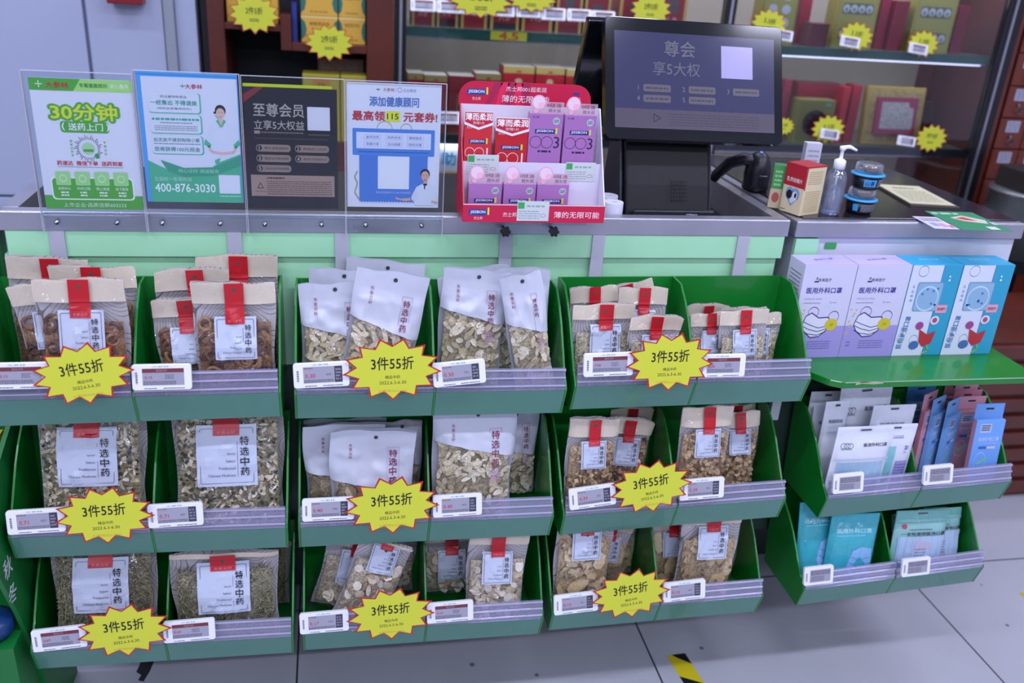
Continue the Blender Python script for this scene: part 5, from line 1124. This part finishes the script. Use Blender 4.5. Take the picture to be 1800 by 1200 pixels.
# ------------------------------------------------------------------ floor marks
def tape(P, label, cat='floor tape', name='hazard_tape'):
    t = thing(name, label, cat, (0, 0, 0)); return t
a0, a1, a2 = PZ(1172, 1152, 0), PZ(1205, 1150, 0), PZ(1198, 1199, 0)
t = thing('hazard_tape', 'yellow and black hazard tape strip on the floor at the bottom edge', 'floor tape', a0)
wd = .046; dr = Vector((.10, -1, 0)).normalized(); px_ = Vector((1, .05, 0)).normalized()
g = M(); g.T = Matrix.Translation((0, 0, .0003)); g.add([(0, 0, 0), tuple(px_*wd), tuple(px_*wd+dr*.9), tuple(dr*.9)], [(0, 3, 2, 1)], ink('c4b41c')); g.build('strip', t)
g = M(); g.T = Matrix.Translation((0, 0, .0006))
for k in range(10):
    s0 = -.018+k*.085; A = [0, wd]; 
    def q(u, s): s = min(max(s, 0), .9); return tuple(px_*u+dr*s)
    g.add([q(0, s0), q(wd, s0+.030), q(wd, s0+.075), q(0, s0+.035)] if k else [q(.012, 0), q(wd, 0), q(wd, .035), q(.02, .01)], [(0, 3, 2, 1)], ink('16161a'))
g.build('black_stripes', t)
p = PZ(1790, 1042, 0); g = M(); g.add([(0, 0, .0004), (.03, .0, .0004), (.03, -.02, .0004), (.012, -.022, .0004), (.016, -.03, .0004), (.004, -.02, .0004)], [(5, 4, 3, 2, 1, 0)], ink('b4ac24')); o = tag(g.build('floor_sticker'), 'torn yellow floor sticker at the right photo edge', 'sticker'); o.location = p
p = PZ(258, 1168, 0); g = M(); g.add([(-.014, .01, .0004), (.014, .01, .0004), (.010, -.02, .0004), (.002, -.05, .0004), (-.010, -.045, .0004), (-.006, -.03, .0004), (-.018, -.02, .0004)], [(6, 5, 4, 3, 2, 1, 0)], ink('26262c')); o = tag(g.build('torn_tape'), 'scrap of dark tape on the floor under the left rack', 'tape'); o.location = p
# ------------------------------------------------------------------ background: cupboard, shelving, glass cabinet, drawers
YB = 1.5
def bxp(px, py=60, y=YB): return PY(px, py, y)
CUP = mat('pale_cupboard', 'a4abc4', .45)
t = thing('cupboard', 'tall pale blue-grey cupboard with two doors behind the counter', 'cupboard', (-.9, YB, 0))
xl = bxp(-140).x; xr = PY(290, 60, YB).x; xm = PY(153, 60, YB).x
M().box(xl+.9, xr+.9, .02, .5, 0, 2.2, CUP).build('carcass', t)
zlo = PY(30, 345, YB).z
for a, b, s_ in ((xl, xm-.003, 1), (xm+.003, xr, 0)):
    dd = M().box(a+.9+.002, b+.9-.002, 0, .018, zlo+.004, 2.19, CUP).build('door', t, bevel=.002)
    M().box(a+.9+.002, b+.9-.002, 0, .018, .05, zlo-.004, CUP).build('lower_door', t, bevel=.002)
M().box(xr+.9+.001, PY(308, 60, YB).x+.9, -.004, .5, 0, 2.2, mat('grey_trim', '8e94a0', .4)).build('edge_trim', t)
M().box(PY(309, 60, YB).x+.9, PY(345, 60, YB).x+.9, .02, .5, 0, 2.2, mat('pale_cupboard', 'a4abc4', .45)).build('side_filler', t)
a, b = PY(187, 6, YB-.06), PY(250, 6, YB-.06)
t = thing('red_case', 'red box fixed high on the pale cupboard, only its bottom edge in view', 'box', ((a.x+b.x)/2, YB-.06, a.z)); M().box(-(b.x-a.x)/2, (b.x-a.x)/2, 0, .058, 0, .14, mat('red_case_paint', '7c1420', .35)).build('case', t, bevel=.004); M().box(-.03, .03, -.004, -.0002, .03, .11, mat('dark_red', '4c0c14', .4)).build('door', t)
WOOD = mat('red_brown_wood', '5a2418', .35, coat=.2, noise_amt=.25, nscale=6); DARK = mat('dark_interior', '1b1a24', .6)
sx = lambda p, q=60: PY(p, q, YB).x
t = thing('open_shelving', 'red-brown open shelving with stepped boards holding yellow cartons', 'shelving', (sx(520), YB, 0)); ox = sx(520)
def wb(px0, px1, z0, z1, y0=0, y1=.34, nm='board', m=None): return M().box(sx(px0)-ox, sx(px1)-ox, y0, y1, z0, z1, m or WOOD).build(nm, t, bevel=.001)
wb(366, 395, 0, 2.2, nm='side_post'); wb(645, 692, 0, 2.2, nm='side_post'); M().box(sx(395)-ox, sx(645)-ox, .34, .36, 0, 2.2, DARK).build('back_panel', t)
M().box(sx(347)-ox+.006, sx(366)-ox, .05, .36, 0, 2.2, DARK).build('shadow_gap_panel', t)
zA = PY(450, 42, YB).z; zB = PY(580, 78, YB).z; zC = PY(580, 92, YB).z
wb(395.6, 493, zA-.018, zA); wb(493.5, 512, zC, zA+.03, nm='divider'); wb(512.6, 644.5, zC, zB); wb(395.6, 644.5, 1.62, 1.64)
zD = PY(600, 135, YB).z-.004
wb(395.6, 644.5, .80, .82)
YC_ = mat('yellow_carton', 'c89c2c', .4); 
def ycart(px0, px1, z0, h, y, label, dp=.09, top='d8c84c', dark=False, art=True):
    A, B = PY(px0, 60, y), PY(px1, 60, y); w = B.x-A.x
    t = thing('yellow_carton', label, 'carton', (A.x, y, z0), group='yellow cartons in the open shelving')
    M().box(0, w, 0, dp, 0, h, mat('yc_'+('d' if dark else 'l'), 'b48a2c' if dark else 'cfa23c', .4)).build('box', t, bevel=.001)
    M().box(.0002, w-.0002, .0002, dp-.0002, h, h+.0008, mat('yct_'+top, top, .4)).build('top', t)
    if art:
        g = M(); g.map = lambda x, z, l: (x*w, -l*EPS, z*h); g.poly([(-.0, .1), (.10, .22), (.15, .5), (.10, .78), (0, .9)], '2e6a5c', 1); g.poly([(1, .1), (.90, .22), (.85, .5), (.90, .78), (1, .9)], '2e6a5c', 1); g.text('破壁孢子粉', .5, .72, .14, '3c2c1c', 1, w=.56); g.scrib(.25, .12, .75, .2, 1, '8c6a2c', 1, 3); g.rect(0, .94, 1, 1, 'd8c488', 1); g.build('print', t)
hz_ = PY(560, 40, 1.53).z-zB
for i, (p0, p1) in enumerate([(531, 594), (597, 659)]):
    for k in range(2): ycart(p0-1, p1-17 if i else p1, zB+.0005+k*(.075+.0012), .075, 1.53, 'yellow carton with green side curves, %s of the %s stack' % (['bottom', 'top'][k], ['left', 'right'][i]))
ycart(401, 440, zA+.0005, .11, 1.53, 'yellow carton behind the hanging star at the top left of the shelving', art=False); ycart(442, 490, zA+.0005, .11, 1.53, 'yellow carton right of its twin above the stepped board', art=False)
g = M().box(0, sx(524)-sx(513)-.004, 0, .08, 0, .11, ink('1c2c7c')); o = tag(g.build('blue_carton'), 'dark blue and red carton left of the yellow stacks', 'carton'); o.location = (sx(513)+.001, 1.53, zB+.0005)
a = PY(560, 133, 1.56); 
def plainbox(px0, px1, z0, h, y, dp, col, name, label, cat='carton', group=None, fn=None, top=None, rz=0):
    A, B = PY(px0, 150, y), PY(px1, 150, y); w = B.x-A.x
    t = thing(name, label, cat, (A.x, y, z0), Matrix.Rotation(rz, 3, 'Z'), group)
    M().box(0, w, 0, dp, 0, h, mat('pb_'+col, col, .4, coat=.15)).build('box', t, bevel=.001)
    if top: M().box(.0003, w-.0003, .0003, dp-.0003, h, h+.001, mat('pbt_'+top, top, .4)).build('lid', t)
    if fn: g = M(); g.map = lambda x, z, l: (x*w, -l*EPS, z*h); fn(g); g.build('print', t)
    return t
zcar = PY(600, 106, 1.6).z
plainbox(560, 639, zcar-.07, .07, 1.65, .12, '7a5a4c', 'patterned_carton', 'faded brown patterned carton under the stepped board', fn=lambda g: g.scrib(.06, .1, .94, .9, 6, '8c6c5c', 1, 3, fill=.7))
zt = PY(560, 131, 1.53).z
for i, (p0, p1) in enumerate([(532, 597), (599, 644)]):
    t = plainbox(p0, p1, zt-.20, .20, 1.515, .10, '9c8c34', 'tea_tin', 'tall tin with bright yellow top behind the black poster, %s' % ['left of two', 'right of two'][i], cat='tin', fn=lambda g: (g.poly([(.2, .80), (.8, .80), (.7, .95), (.3, .95)], 'a8742c', 1), g.circ(.5, .4, .3, '2f5c48', 1, 16, .2), g.text('草本茶', .5, .86, .06, '3c2c14', 2)), top='d8cc44')
# shelf carrying them
t = thing('tin_shelf', 'low brown ledge under the yellow topped tins', 'ledge', (sx(520), YB, 0)); M().box(sx(396)-sx(520), sx(644)-sx(520), .0, .13, .8205, zt-.2008, WOOD).build('block', t)
# hanging stars on the shelving
star_sign(447, 25, 94, 0, 'yellow star card hanging in the open shelving, left one', y=1.485, txt='2件5折', full=False, group='small background star cards', hh=.75, lean=0)
star_sign(579, 75, 90, 0, 'yellow star card on the stepped board below the yellow cartons', y=1.485, txt='2件5折', full=False, group='small background star cards', hh=.72, lean=0)
# glass display cabinet
x0 = sx(693, 60)+.001; x1 = (PY(1780, 0, YB).x+PY(1699, 368, YB).x)/2+.0; CW = x1-x0
t = thing('glass_cabinet', 'long glass-fronted display cabinet with black posts behind the terminal', 'display cabinet', (x0, YB, 0)); BP = mat('black_post', '121216', .3)
ALU = mat('aluminium_edge', 'a8a8b4', .3, .8)
DEP = .40
g = M().box(.0, .035, 0, .03, 0, 2.2, BP); g.build('corner_post', t); M().box(.014, .022, -.006, -.0002, 0, 2.2, ALU).build('aluminium_edge', t)
xc = PY(1288, 0, YB).x-x0
M().box(xc-.018, xc+.018, 0, .03, 0, 2.2, BP).build('middle_post', t); M().box(xc-.004, xc+.004, -.006, -.0002, 0, 2.2, ALU).build('aluminium_edge', t)
M().box(CW-.025, CW+.035, 0, .03, 0, 2.2, BP).build('corner_post', t); M().box(CW-.004, CW+.004, -.006, -.0002, 0, 2.2, ALU).build('aluminium_edge', t)
CRM = mat('cream_backboard', '9a8f84', .5, noise_amt=.12, nscale=3)
xbk = PY(1612, 130, YB+DEP).x-x0
M().box(.0, xbk, DEP, DEP+.02, 0, 2.2, CRM).build('back_panel', t)
M().box(xbk, CW+.03, DEP, DEP+.02, 0, 2.2, WOOD).build('wood_back_panel', t)
M().box(CW+.036, CW+.05, 0, DEP+.02, 0, 2.2, WOOD).build('side_wall', t)
M().box(.0, CW+.03, .032, DEP-.002, 0, .60, WOOD).build('base', t)
SG = film('shelf_glass', tint=(.72, .82, .80), haze=.12, gloss=.08, rough=.05, bump=0, hazecol=(.35, .5, .48))
zS1 = 1.250; zS2 = .925
for zz, n_ in ((zS1, 0), (zS2, 1)):
    M().box(.036, CW-.026, .034, DEP-.002, zz-.012, zz, SG).build('glass_shelf', t)
    g = M().box(.036, CW-.026, .030, .0335, zz-.028, zz+.001, mat('shelf_edge_green' if n_ == 0 else 'shelf_edge_dark', '2a564c' if n_ == 0 else '22222a', .25, coat=.5)); g.build('shelf_front_edge', t)
    M().box(.036, CW-.026, .0275, .0298, zz-.030, zz-.026, CHROME).build('chrome_line', t)
M().box(xc+.03, xbk-.02, .026, .0274, zS1-.032, zS1-.028, mat('led_line', 'e0e4ff', .4, emit=.7)).build('led_strip', t)
g = M(); g.map = lambda x, z, l: (x, .0297-l*EPS, z)
xf = PY(866, 45, YB).x-x0; xe = PY(931, 45, YB).x-x0
g.rect(xf, zS1-.026, xe, zS1, 'c4c428', 1); g.text('4.5', (xf+xe)/2, zS1-.013, .022, 'c0502c', 2, w=.06, bold=.04); g.build('yellow_shelf_strip', t)
M().box(.036, xc-.0185, .008, .012, .62, 2.19, GLASS).build('glass_door', t); M().box(xc+.0185, CW-.026, .008, .012, .62, 2.19, GLASS).build('glass_door', t)
for xa_, xb_ in ((.04, xc-.02), (xc+.02, CW-.03)):  # fill lights added to brighten the cabinet interior
    for zz, e_ in ((1.62, 1.9), (zS1-.032, .55), (zS2-.032, .45)):
        l = bpy.data.lights.new('cabinet_fill', 'AREA'); l.shape = 'RECTANGLE'; l.size = (xb_-xa_); l.size_y = .012; l.energy = e_*(xb_-xa_); l.color = (.9, .9, 1.0)
        o = bpy.data.objects.new('cabinet_fill', l); o.location = (x0+(xa_+xb_)/2, YB+.05, zz); o.rotation_euler = (.55, 0, 0); C.objects.link(o)
M().box(.036, CW-.026, .034, DEP-.002, 1.625, 1.637, SG).build('glass_shelf', t)
# price tags along the upper shelf
for i, (px, py) in enumerate([(744, 11), (790, 14), (835, 17), (883, 20), (929, 22), (973, 27), (1018, 29), (1060, 32)]):
    price_tag(px, py-2, '', 1, 0, 'background price tag on the upper glass shelf, number %s of eight from the left' % ['one', 'two', 'three', 'four', 'five', 'six', 'seven', 'eight'][i], y=1.4935, group='price tags on the upper glass shelf', sc_=.86)
def redgold(g): g.rect(.1, .15, .9, .85, '7c1c28', 1); g.rect(.0, .0, .1, 1, 'a88c4c', 2); g.rect(.9, 0, 1, 1, 'a88c4c', 2); g.rect(.3, .45, .7, .7, '4c4448', 2); g.text('人参', .5, .3, .2, 'c89c8c', 3)
zt0 = zS1+.0006
cols = ['6c1420', '38101a', '7c1c24', '2c2430', '8c1c28', '6c1420', '7c1828', '8c2430', '6c1420']
for i, (p0, p1) in enumerate([(722, 760), (765, 800), (806, 850), (856, 905), (910, 962), (968, 1012), (1016, 1060), (1075, 1130), (1140, 1190)]):
    plainbox(p0, p1, zt0, .13+.02*(i % 3), 1.60, .10, cols[i], 'gift_carton', 'dark red gift carton on the upper glass shelf, %s from the left post' % ['first', 'second', 'third', 'fourth', 'fifth', 'sixth', 'seventh', 'eighth', 'ninth'][i], group='gift cartons on the upper glass shelf', fn=redgold)
star_sign(846, 1, 118, 0, 'big yellow star card cut by the top photo edge, left of two', y=1.485, txt='588.', full=False, group='small background star cards', hh=.5, lean=0)
star_sign(935, -2, 92, 0, 'big yellow star card cut by the top photo edge, right of two', y=1.4837, txt='388.', full=False, group='small background star cards', hh=.5, lean=0)
star_sign(1144, 17, 76, 0, 'yellow star card peeping above the terminal screen', y=1.485, txt='2件5折', full=False, group='small background star cards', hh=.75, lean=0)
# lower shelf tins
def tin(g): g.rect(0, .90, 1, 1, '9c8a4c', 1); g.rect(.42, .915, .58, .94, '8c2020', 2); g.circ(.5, .78, .12, 'b89c7c', 1, 16, .05); g.circ(.5, .42, .14, 'b08c6c', 1, 16, .10); g.scrib(.3, .1, .7, .25, 2, 'b86c5c', 1, 3)
def tin2(g): g.rect(.1, .1, .9, .9, '7c1822', 1); g.rr(.3, .3, .7, .7, .1, '6c5c34', 2); g.rect(.4, .4, .6, .6, '24302c', 3)
zt2 = zS2+.0006
for i, (p0, p1, top, y, f) in enumerate([(716, 744, 129, 1.56, tin), (746, 786, 133, 1.545, tin), (790, 834, 134, 1.56, tin2), (836, 880, 130, 1.56, tin), (884, 938, 117, 1.60, tin), (941, 991, 119, 1.60, tin), (994, 1036, 123, 1.60, tin), (1042, 1090, 128, 1.60, tin)]):
    plainbox(p0, p1, zt2, PY((p0+p1)/2, top, y).z-zt2, y, .09, '9c1420' if i != 2 else '84202c', 'red_tin', 'red tin with gold lid on the lower glass shelf, %s' % ['nearest the black post', 'second from the black post', 'darker with a framed emblem', 'behind the display box corner', 'left of the three tall ones', 'middle of the three tall ones', 'right of the three tall ones', 'half hidden by the terminal'][i], cat='tin', group='red tins on the lower glass shelf', fn=f, top='a8a49c')
price_tag(787, 207, '', 1, 0, 'background price tag below the red tins, seen beside the blue coupon poster', y=1.4935, group='price tags on the lower glass shelf', sc_=.9)
# green cartons low in the cabinet
for i in range(6):
    p0 = 1040+26*(i % 3); plainbox(p0, p0+22, .6006+(i//3)*.101, .10, 1.56, .08, ['3c5c2c', '7c8430', '4c6c34'][i % 3], 'green_gift_carton', 'green and gold carton low in the cabinet behind the terminal, %s row, %s' % (['lower', 'upper'][i//3], ['left', 'middle', 'right'][i % 3]), group='green cartons low in the cabinet')
plainbox(775, 812, .6006, .30, 1.56, .10, 'b8bcc8', 'white_promotion_box', 'white box with blue and red characters beside the display box', fn=lambda g: (g.text('助', .5, .80, .14, '2c8cb4', 1, w=.7, bold=.04), g.rect(.05, .52, .95, .66, 'c4a43c', 1), g.text('到店', .5, .59, .08, 'a8382c', 2)))
# right part, upper shelf
def bulbs(g):
    g.rect(.06, .04, .94, .97, '8c8c4c', 1)
    for zz in (.72, .26):
        g.rr(.12, zz-.10, .88, zz+.10, .06, '5c5c48', 2)
        for k in range(4): g.circ(.22+.187*k, zz, .085, 'a8b4b8', 3, 12, .075); g.circ(.22+.187*k, zz-.02, .04, '6c7c84', 4, 10, .04)
def bulbcol(g):
    g.rect(.05, .02, .95, .98, '8c8844', 1)
    for xx in (.3, .68):
        for k in range(4): g.circ(xx, .15+.22*k, .13, 'a4b0b8', 3, 12, .08)
for i, (p0, p1, py_, f, c, lb, y) in enumerate([(1318, 1378, -30, bulbcol, '7c7430', 'gold gift box with two columns of white bulbs behind the star above the terminal', 1.58),
        (1384, 1402, -20, None, '7c1428', 'narrow maroon gift box right of the bulb column box', 1.66), (1408, 1438, 40, None, '58202c', 'small maroon box with a clear lid on the upper right shelf', 1.56),
        (1446, 1516, -14, bulbs, '8c8440', 'gold gift box with rows of white bulbs, left of two alike', 1.58), (1520, 1536, -10, None, '80142c', 'thin maroon box beside the left bulb box', 1.60),
        (1545, 1568, 0, None, '701020', 'dark red box with slanted edge between the bulb boxes', 1.58), (1580, 1650, -8, bulbs, '8c8440', 'gold gift box with rows of white bulbs, right of two alike', 1.58), (1654, 1672, 8, None, '701428', 'thin maroon box at the right of the upper right shelf', 1.60)]):
    plainbox(p0, p1, zt0, max(.06, PY((p0+p1)/2, py_, y).z-zt0), y, .07, c, 'gift_box', lb, cat='gift box', fn=f)
for px, py, w_, lb in [(1352, 42, 68, 'above the right end of the terminal screen'), (1505, 64, 66, 'in front of the left bulb gift box'), (1623, 77, 60, 'in front of the right bulb gift box')]:
    star_sign(px, py, w_, -8, 'small yellow star card '+lb, y=1.485, txt='3.3折', full=False, group='small background star cards', hh=.72, lean=0)
for px, py, lb in [(1376, 62, 'just right of the terminal screen corner'), (1494, 74, 'over the star at the left bulb box'), (1614, 86, 'over the star at the right bulb box')]:
    price_tag(px, py, '', 1, -6, 'background price tag '+lb, y=1.476, group='price tags on the right cabinet shelves', sc_=.78)
# right part, lower shelf
def olive(g): g.rect(.04, .04, .96, .96, '6c6c30', 1); g.circ(.5, .48, .34, '241c20', 2, 12, .30); g.rr(.72, .86, .88, .94, .02, '5c8c74', 3)
def redb(g): g.rect(.05, .03, .95, .97, '741828', 1)
for p0, p1, py_, f, c, lb, y in [(1379, 1392, 140, None, '742434', 'thin maroon box just right of the terminal screen', 1.60), (1402, 1478, 146, redb, '6c1424', 'broad maroon box behind the olive one', 1.69),
        (1412, 1476, 176, olive, '74743c', 'olive gift box with a dark dried cap inside', 1.56), (1486, 1498, 153, None, '9c1c28', 'leaning red box beside the olive one, left leaf', 1.58), (1502, 1518, 150, None, '8c1424', 'leaning red box beside the golden tray, right leaf', 1.60)]:
    plainbox(p0, p1, zt2, PY((p0+p1)/2, py_, y).z-zt2, y, .06, c, 'gift_box', lb, cat='gift box', fn=f)
A, B = PY(1524, 148, 1.60), PY(1624, 156, 1.60); w = B.x-A.x; h = A.z-zt2-.005
t = thing('gift_tray_box', 'open golden gift box with pink framed white content on the lower right shelf', 'gift box', (A.x, 1.56, zt2+.004), Matrix.Rotation(-.12, 3, 'X'))
M().box(0, w, 0.0, .03, 0, h, mat('gold_card', '9c8440', .35, .3)).build('tray', t, bevel=.002)
g = M(); g.map = lambda x, z, l: (x*w, -l*EPS*2, z*h); g.rect(.05, .05, .95, .95, mat('gold_satin', '9c8c5c', .3, .2, bump=.8, nscale=60, noise_amt=.4), 1); g.build('satin_lining', t)
g = M(); g.box(w*.16, w*.86, -.012, -.001, h*.18, h*.82, mat('pink_frame', '84304c', .4)); g.build('pink_frame', t)
g = M(); g.map = lambda x, z, l: (x*w, -.0121-l*EPS, z*h); g.poly([(.24, .28), (.80, .28), (.80, .64), (.72, .66), (.70, .74), (.24, .74)], mat('pearl_grains', 'a8a4a4', .6, noise_amt=.4, nscale=200), 1); g.build('white_grains', t)
plainbox(1630, 1656, zt2, .14, 1.70, .05, '2c1814', 'dark_carton', 'dark carton in the shade right of the golden gift box')
for px, py, w_, lb, tx in [(1378, 222, 40, 'half hidden behind the right edge of the terminal screen', '3.3折'), (1456, 227, 64, 'in front of the olive gift box', '4.5折'), (1637, 243, 60, 'below the golden gift box', '3件75折')]:
    star_sign(px, py, w_, -4, 'small yellow star card '+lb, y=1.485, txt=tx, full=False, group='small background star cards', hh=.76, lean=0)
for px, py, lb in [(1458, 236, 'over the star at the olive gift box'), (1593, 248, 'under the golden gift box')]:
    price_tag(px, py, '', 0, -6, 'background price tag '+lb, y=1.476, group='price tags on the right cabinet shelves', sc_=.78)
# bottom boxes in the cabinet seen above the side counter
for p0, p1, h_, c, lb in [(1545, 1575, .10, '7c1c28', 'low red carton in the cabinet base, left of two'), (1580, 1640, .09, '8c2028', 'low red carton in the cabinet base, right of two'), (1645, 1680, .06, '5c4c28', 'low olive carton in the cabinet base')]:
    plainbox(p0, p1, .6006, h_, 1.60, .08, c, 'low_carton', lb)
# ------------------------------------------------------------------ herb drawer cabinet
DW = mat('drawer_wood', '6a2a18', .35, coat=.2, noise_amt=.2, nscale=8)
xd = CW+x0+.075; t = thing('herb_drawer_cabinet', 'red-brown medicine cabinet of small drawers with ring pulls and white labels', 'drawer cabinet', (xd, 1.52, 0))
M().box(0, 1.1, .021, .45, 0, 2.2, DW).build('carcass', t)
PT_ = .112; dr0 = None
BR = mat('bronze_ring', '6c6468', .3, .8)
for cx_ in range(4):
    for rz_ in range(5, 17):
        x, z = .004+PT_*cx_, .04+PT_*rz_
        if dr0 is None:
            d = M().box(0, PT_-.004, 0, .02, 0, PT_-.004, DW).build('drawer', t, bevel=.002); dr0 = d
            g = M(); g.tube([(PT_/2+.013*math.cos(q), -.010, .026+.013*math.sin(q)) for q in [2*math.pi*k/18 for k in range(18)]], .002, BR, 6, True); r0 = g.build('ring_pull', d)
            g = M(); g.lathe([(.009, 0), (.007, -.006), (0, -.008)], BR, (PT_/2, -.0003, .042), 12, ax='y'); p0_ = g.build('pull_plate', d)
            g = M(); g.box(PT_*.26, PT_*.74, -.0012, -.0002, .060, .100, ink('a8a8bc')); g.map = lambda x, z, l: (x, -.0013-l*EPS, z); g.scrib(PT_*.3, .064, PT_*.7, .097, 4, '5c5c70', 1, 5, fill=.4); l0 = g.build('paper_label', d)
        else:
            d = dr0.copy(); C.objects.link(d); d.parent = t
            for s_ in (r0, p0_, l0): e = s_.copy(); C.objects.link(e); e.parent = d
        d.location = (x, 0, z)
# steel canisters
st = thing('stool', 'dark stand carrying the steel canisters at the right edge', 'stand', (2.25, 1.27, 0)); zc0 = .62
cx, cyy = PY(1800, 380, 1.29).x, 1.29
st.location = (cx, cyy, 0)
M().box(-.17, .17, -.17, .17, zc0-.03, zc0, BLACKP).build('top_board', st); 
for sx_ in (-1, 1):
    for sy_ in (-1, 1): M().box(sx_*.15-.015, sx_*.15+.015, sy_*.15-.015, sy_*.15+.015, 0, zc0-.0302, BLACKP).build('leg', st)
z_ = zc0+.0005
SS = mat('canister_steel', '8a8e90', .3, .7)
for i, (r_, h_) in enumerate([(.150, .13), (.130, .09)]):
    t = thing('steel_canister', ['wide steel canister at the right edge, lower one', 'steel canister stacked on the wider one at the right edge'][i], 'canister', (cx, cyy, z_)); M().lathe([(0, 0), (r_, 0), (r_, h_-.012), (r_+.004, h_-.010), (r_+.004, h_-.004), (0, h_-.004)], SS, n=40).build('drum', t); M().lathe([(r_*.98, h_-.0038), (r_*.9, h_), (0, h_)], SS, n=40).build('lid', t); z_ += h_+.0006
t = thing('dark_box', 'dark box on top of the steel canisters', 'box', (cx, cyy, z_)); M().box(-.09, .13, -.08, .08, 0, .07, mat('dark_box_card', '24201e', .5)).build('box', t, bevel=.003)
# slatted cabinet on the floor right of the side counter
t = thing('slatted_cabinet', 'dark red-brown cabinet with horizontal slats behind the mask rack', 'cabinet', (1.42, .68, 0))
M().box(0, 2.0, .012, .40, 0, .54, WOOD).build('body', t)
g = None
for k in range(9): M().box(0, 2.0, -.004, .0119, .02+.058*k, .062+.058*k, WOOD).build('slat', t, bevel=.004)
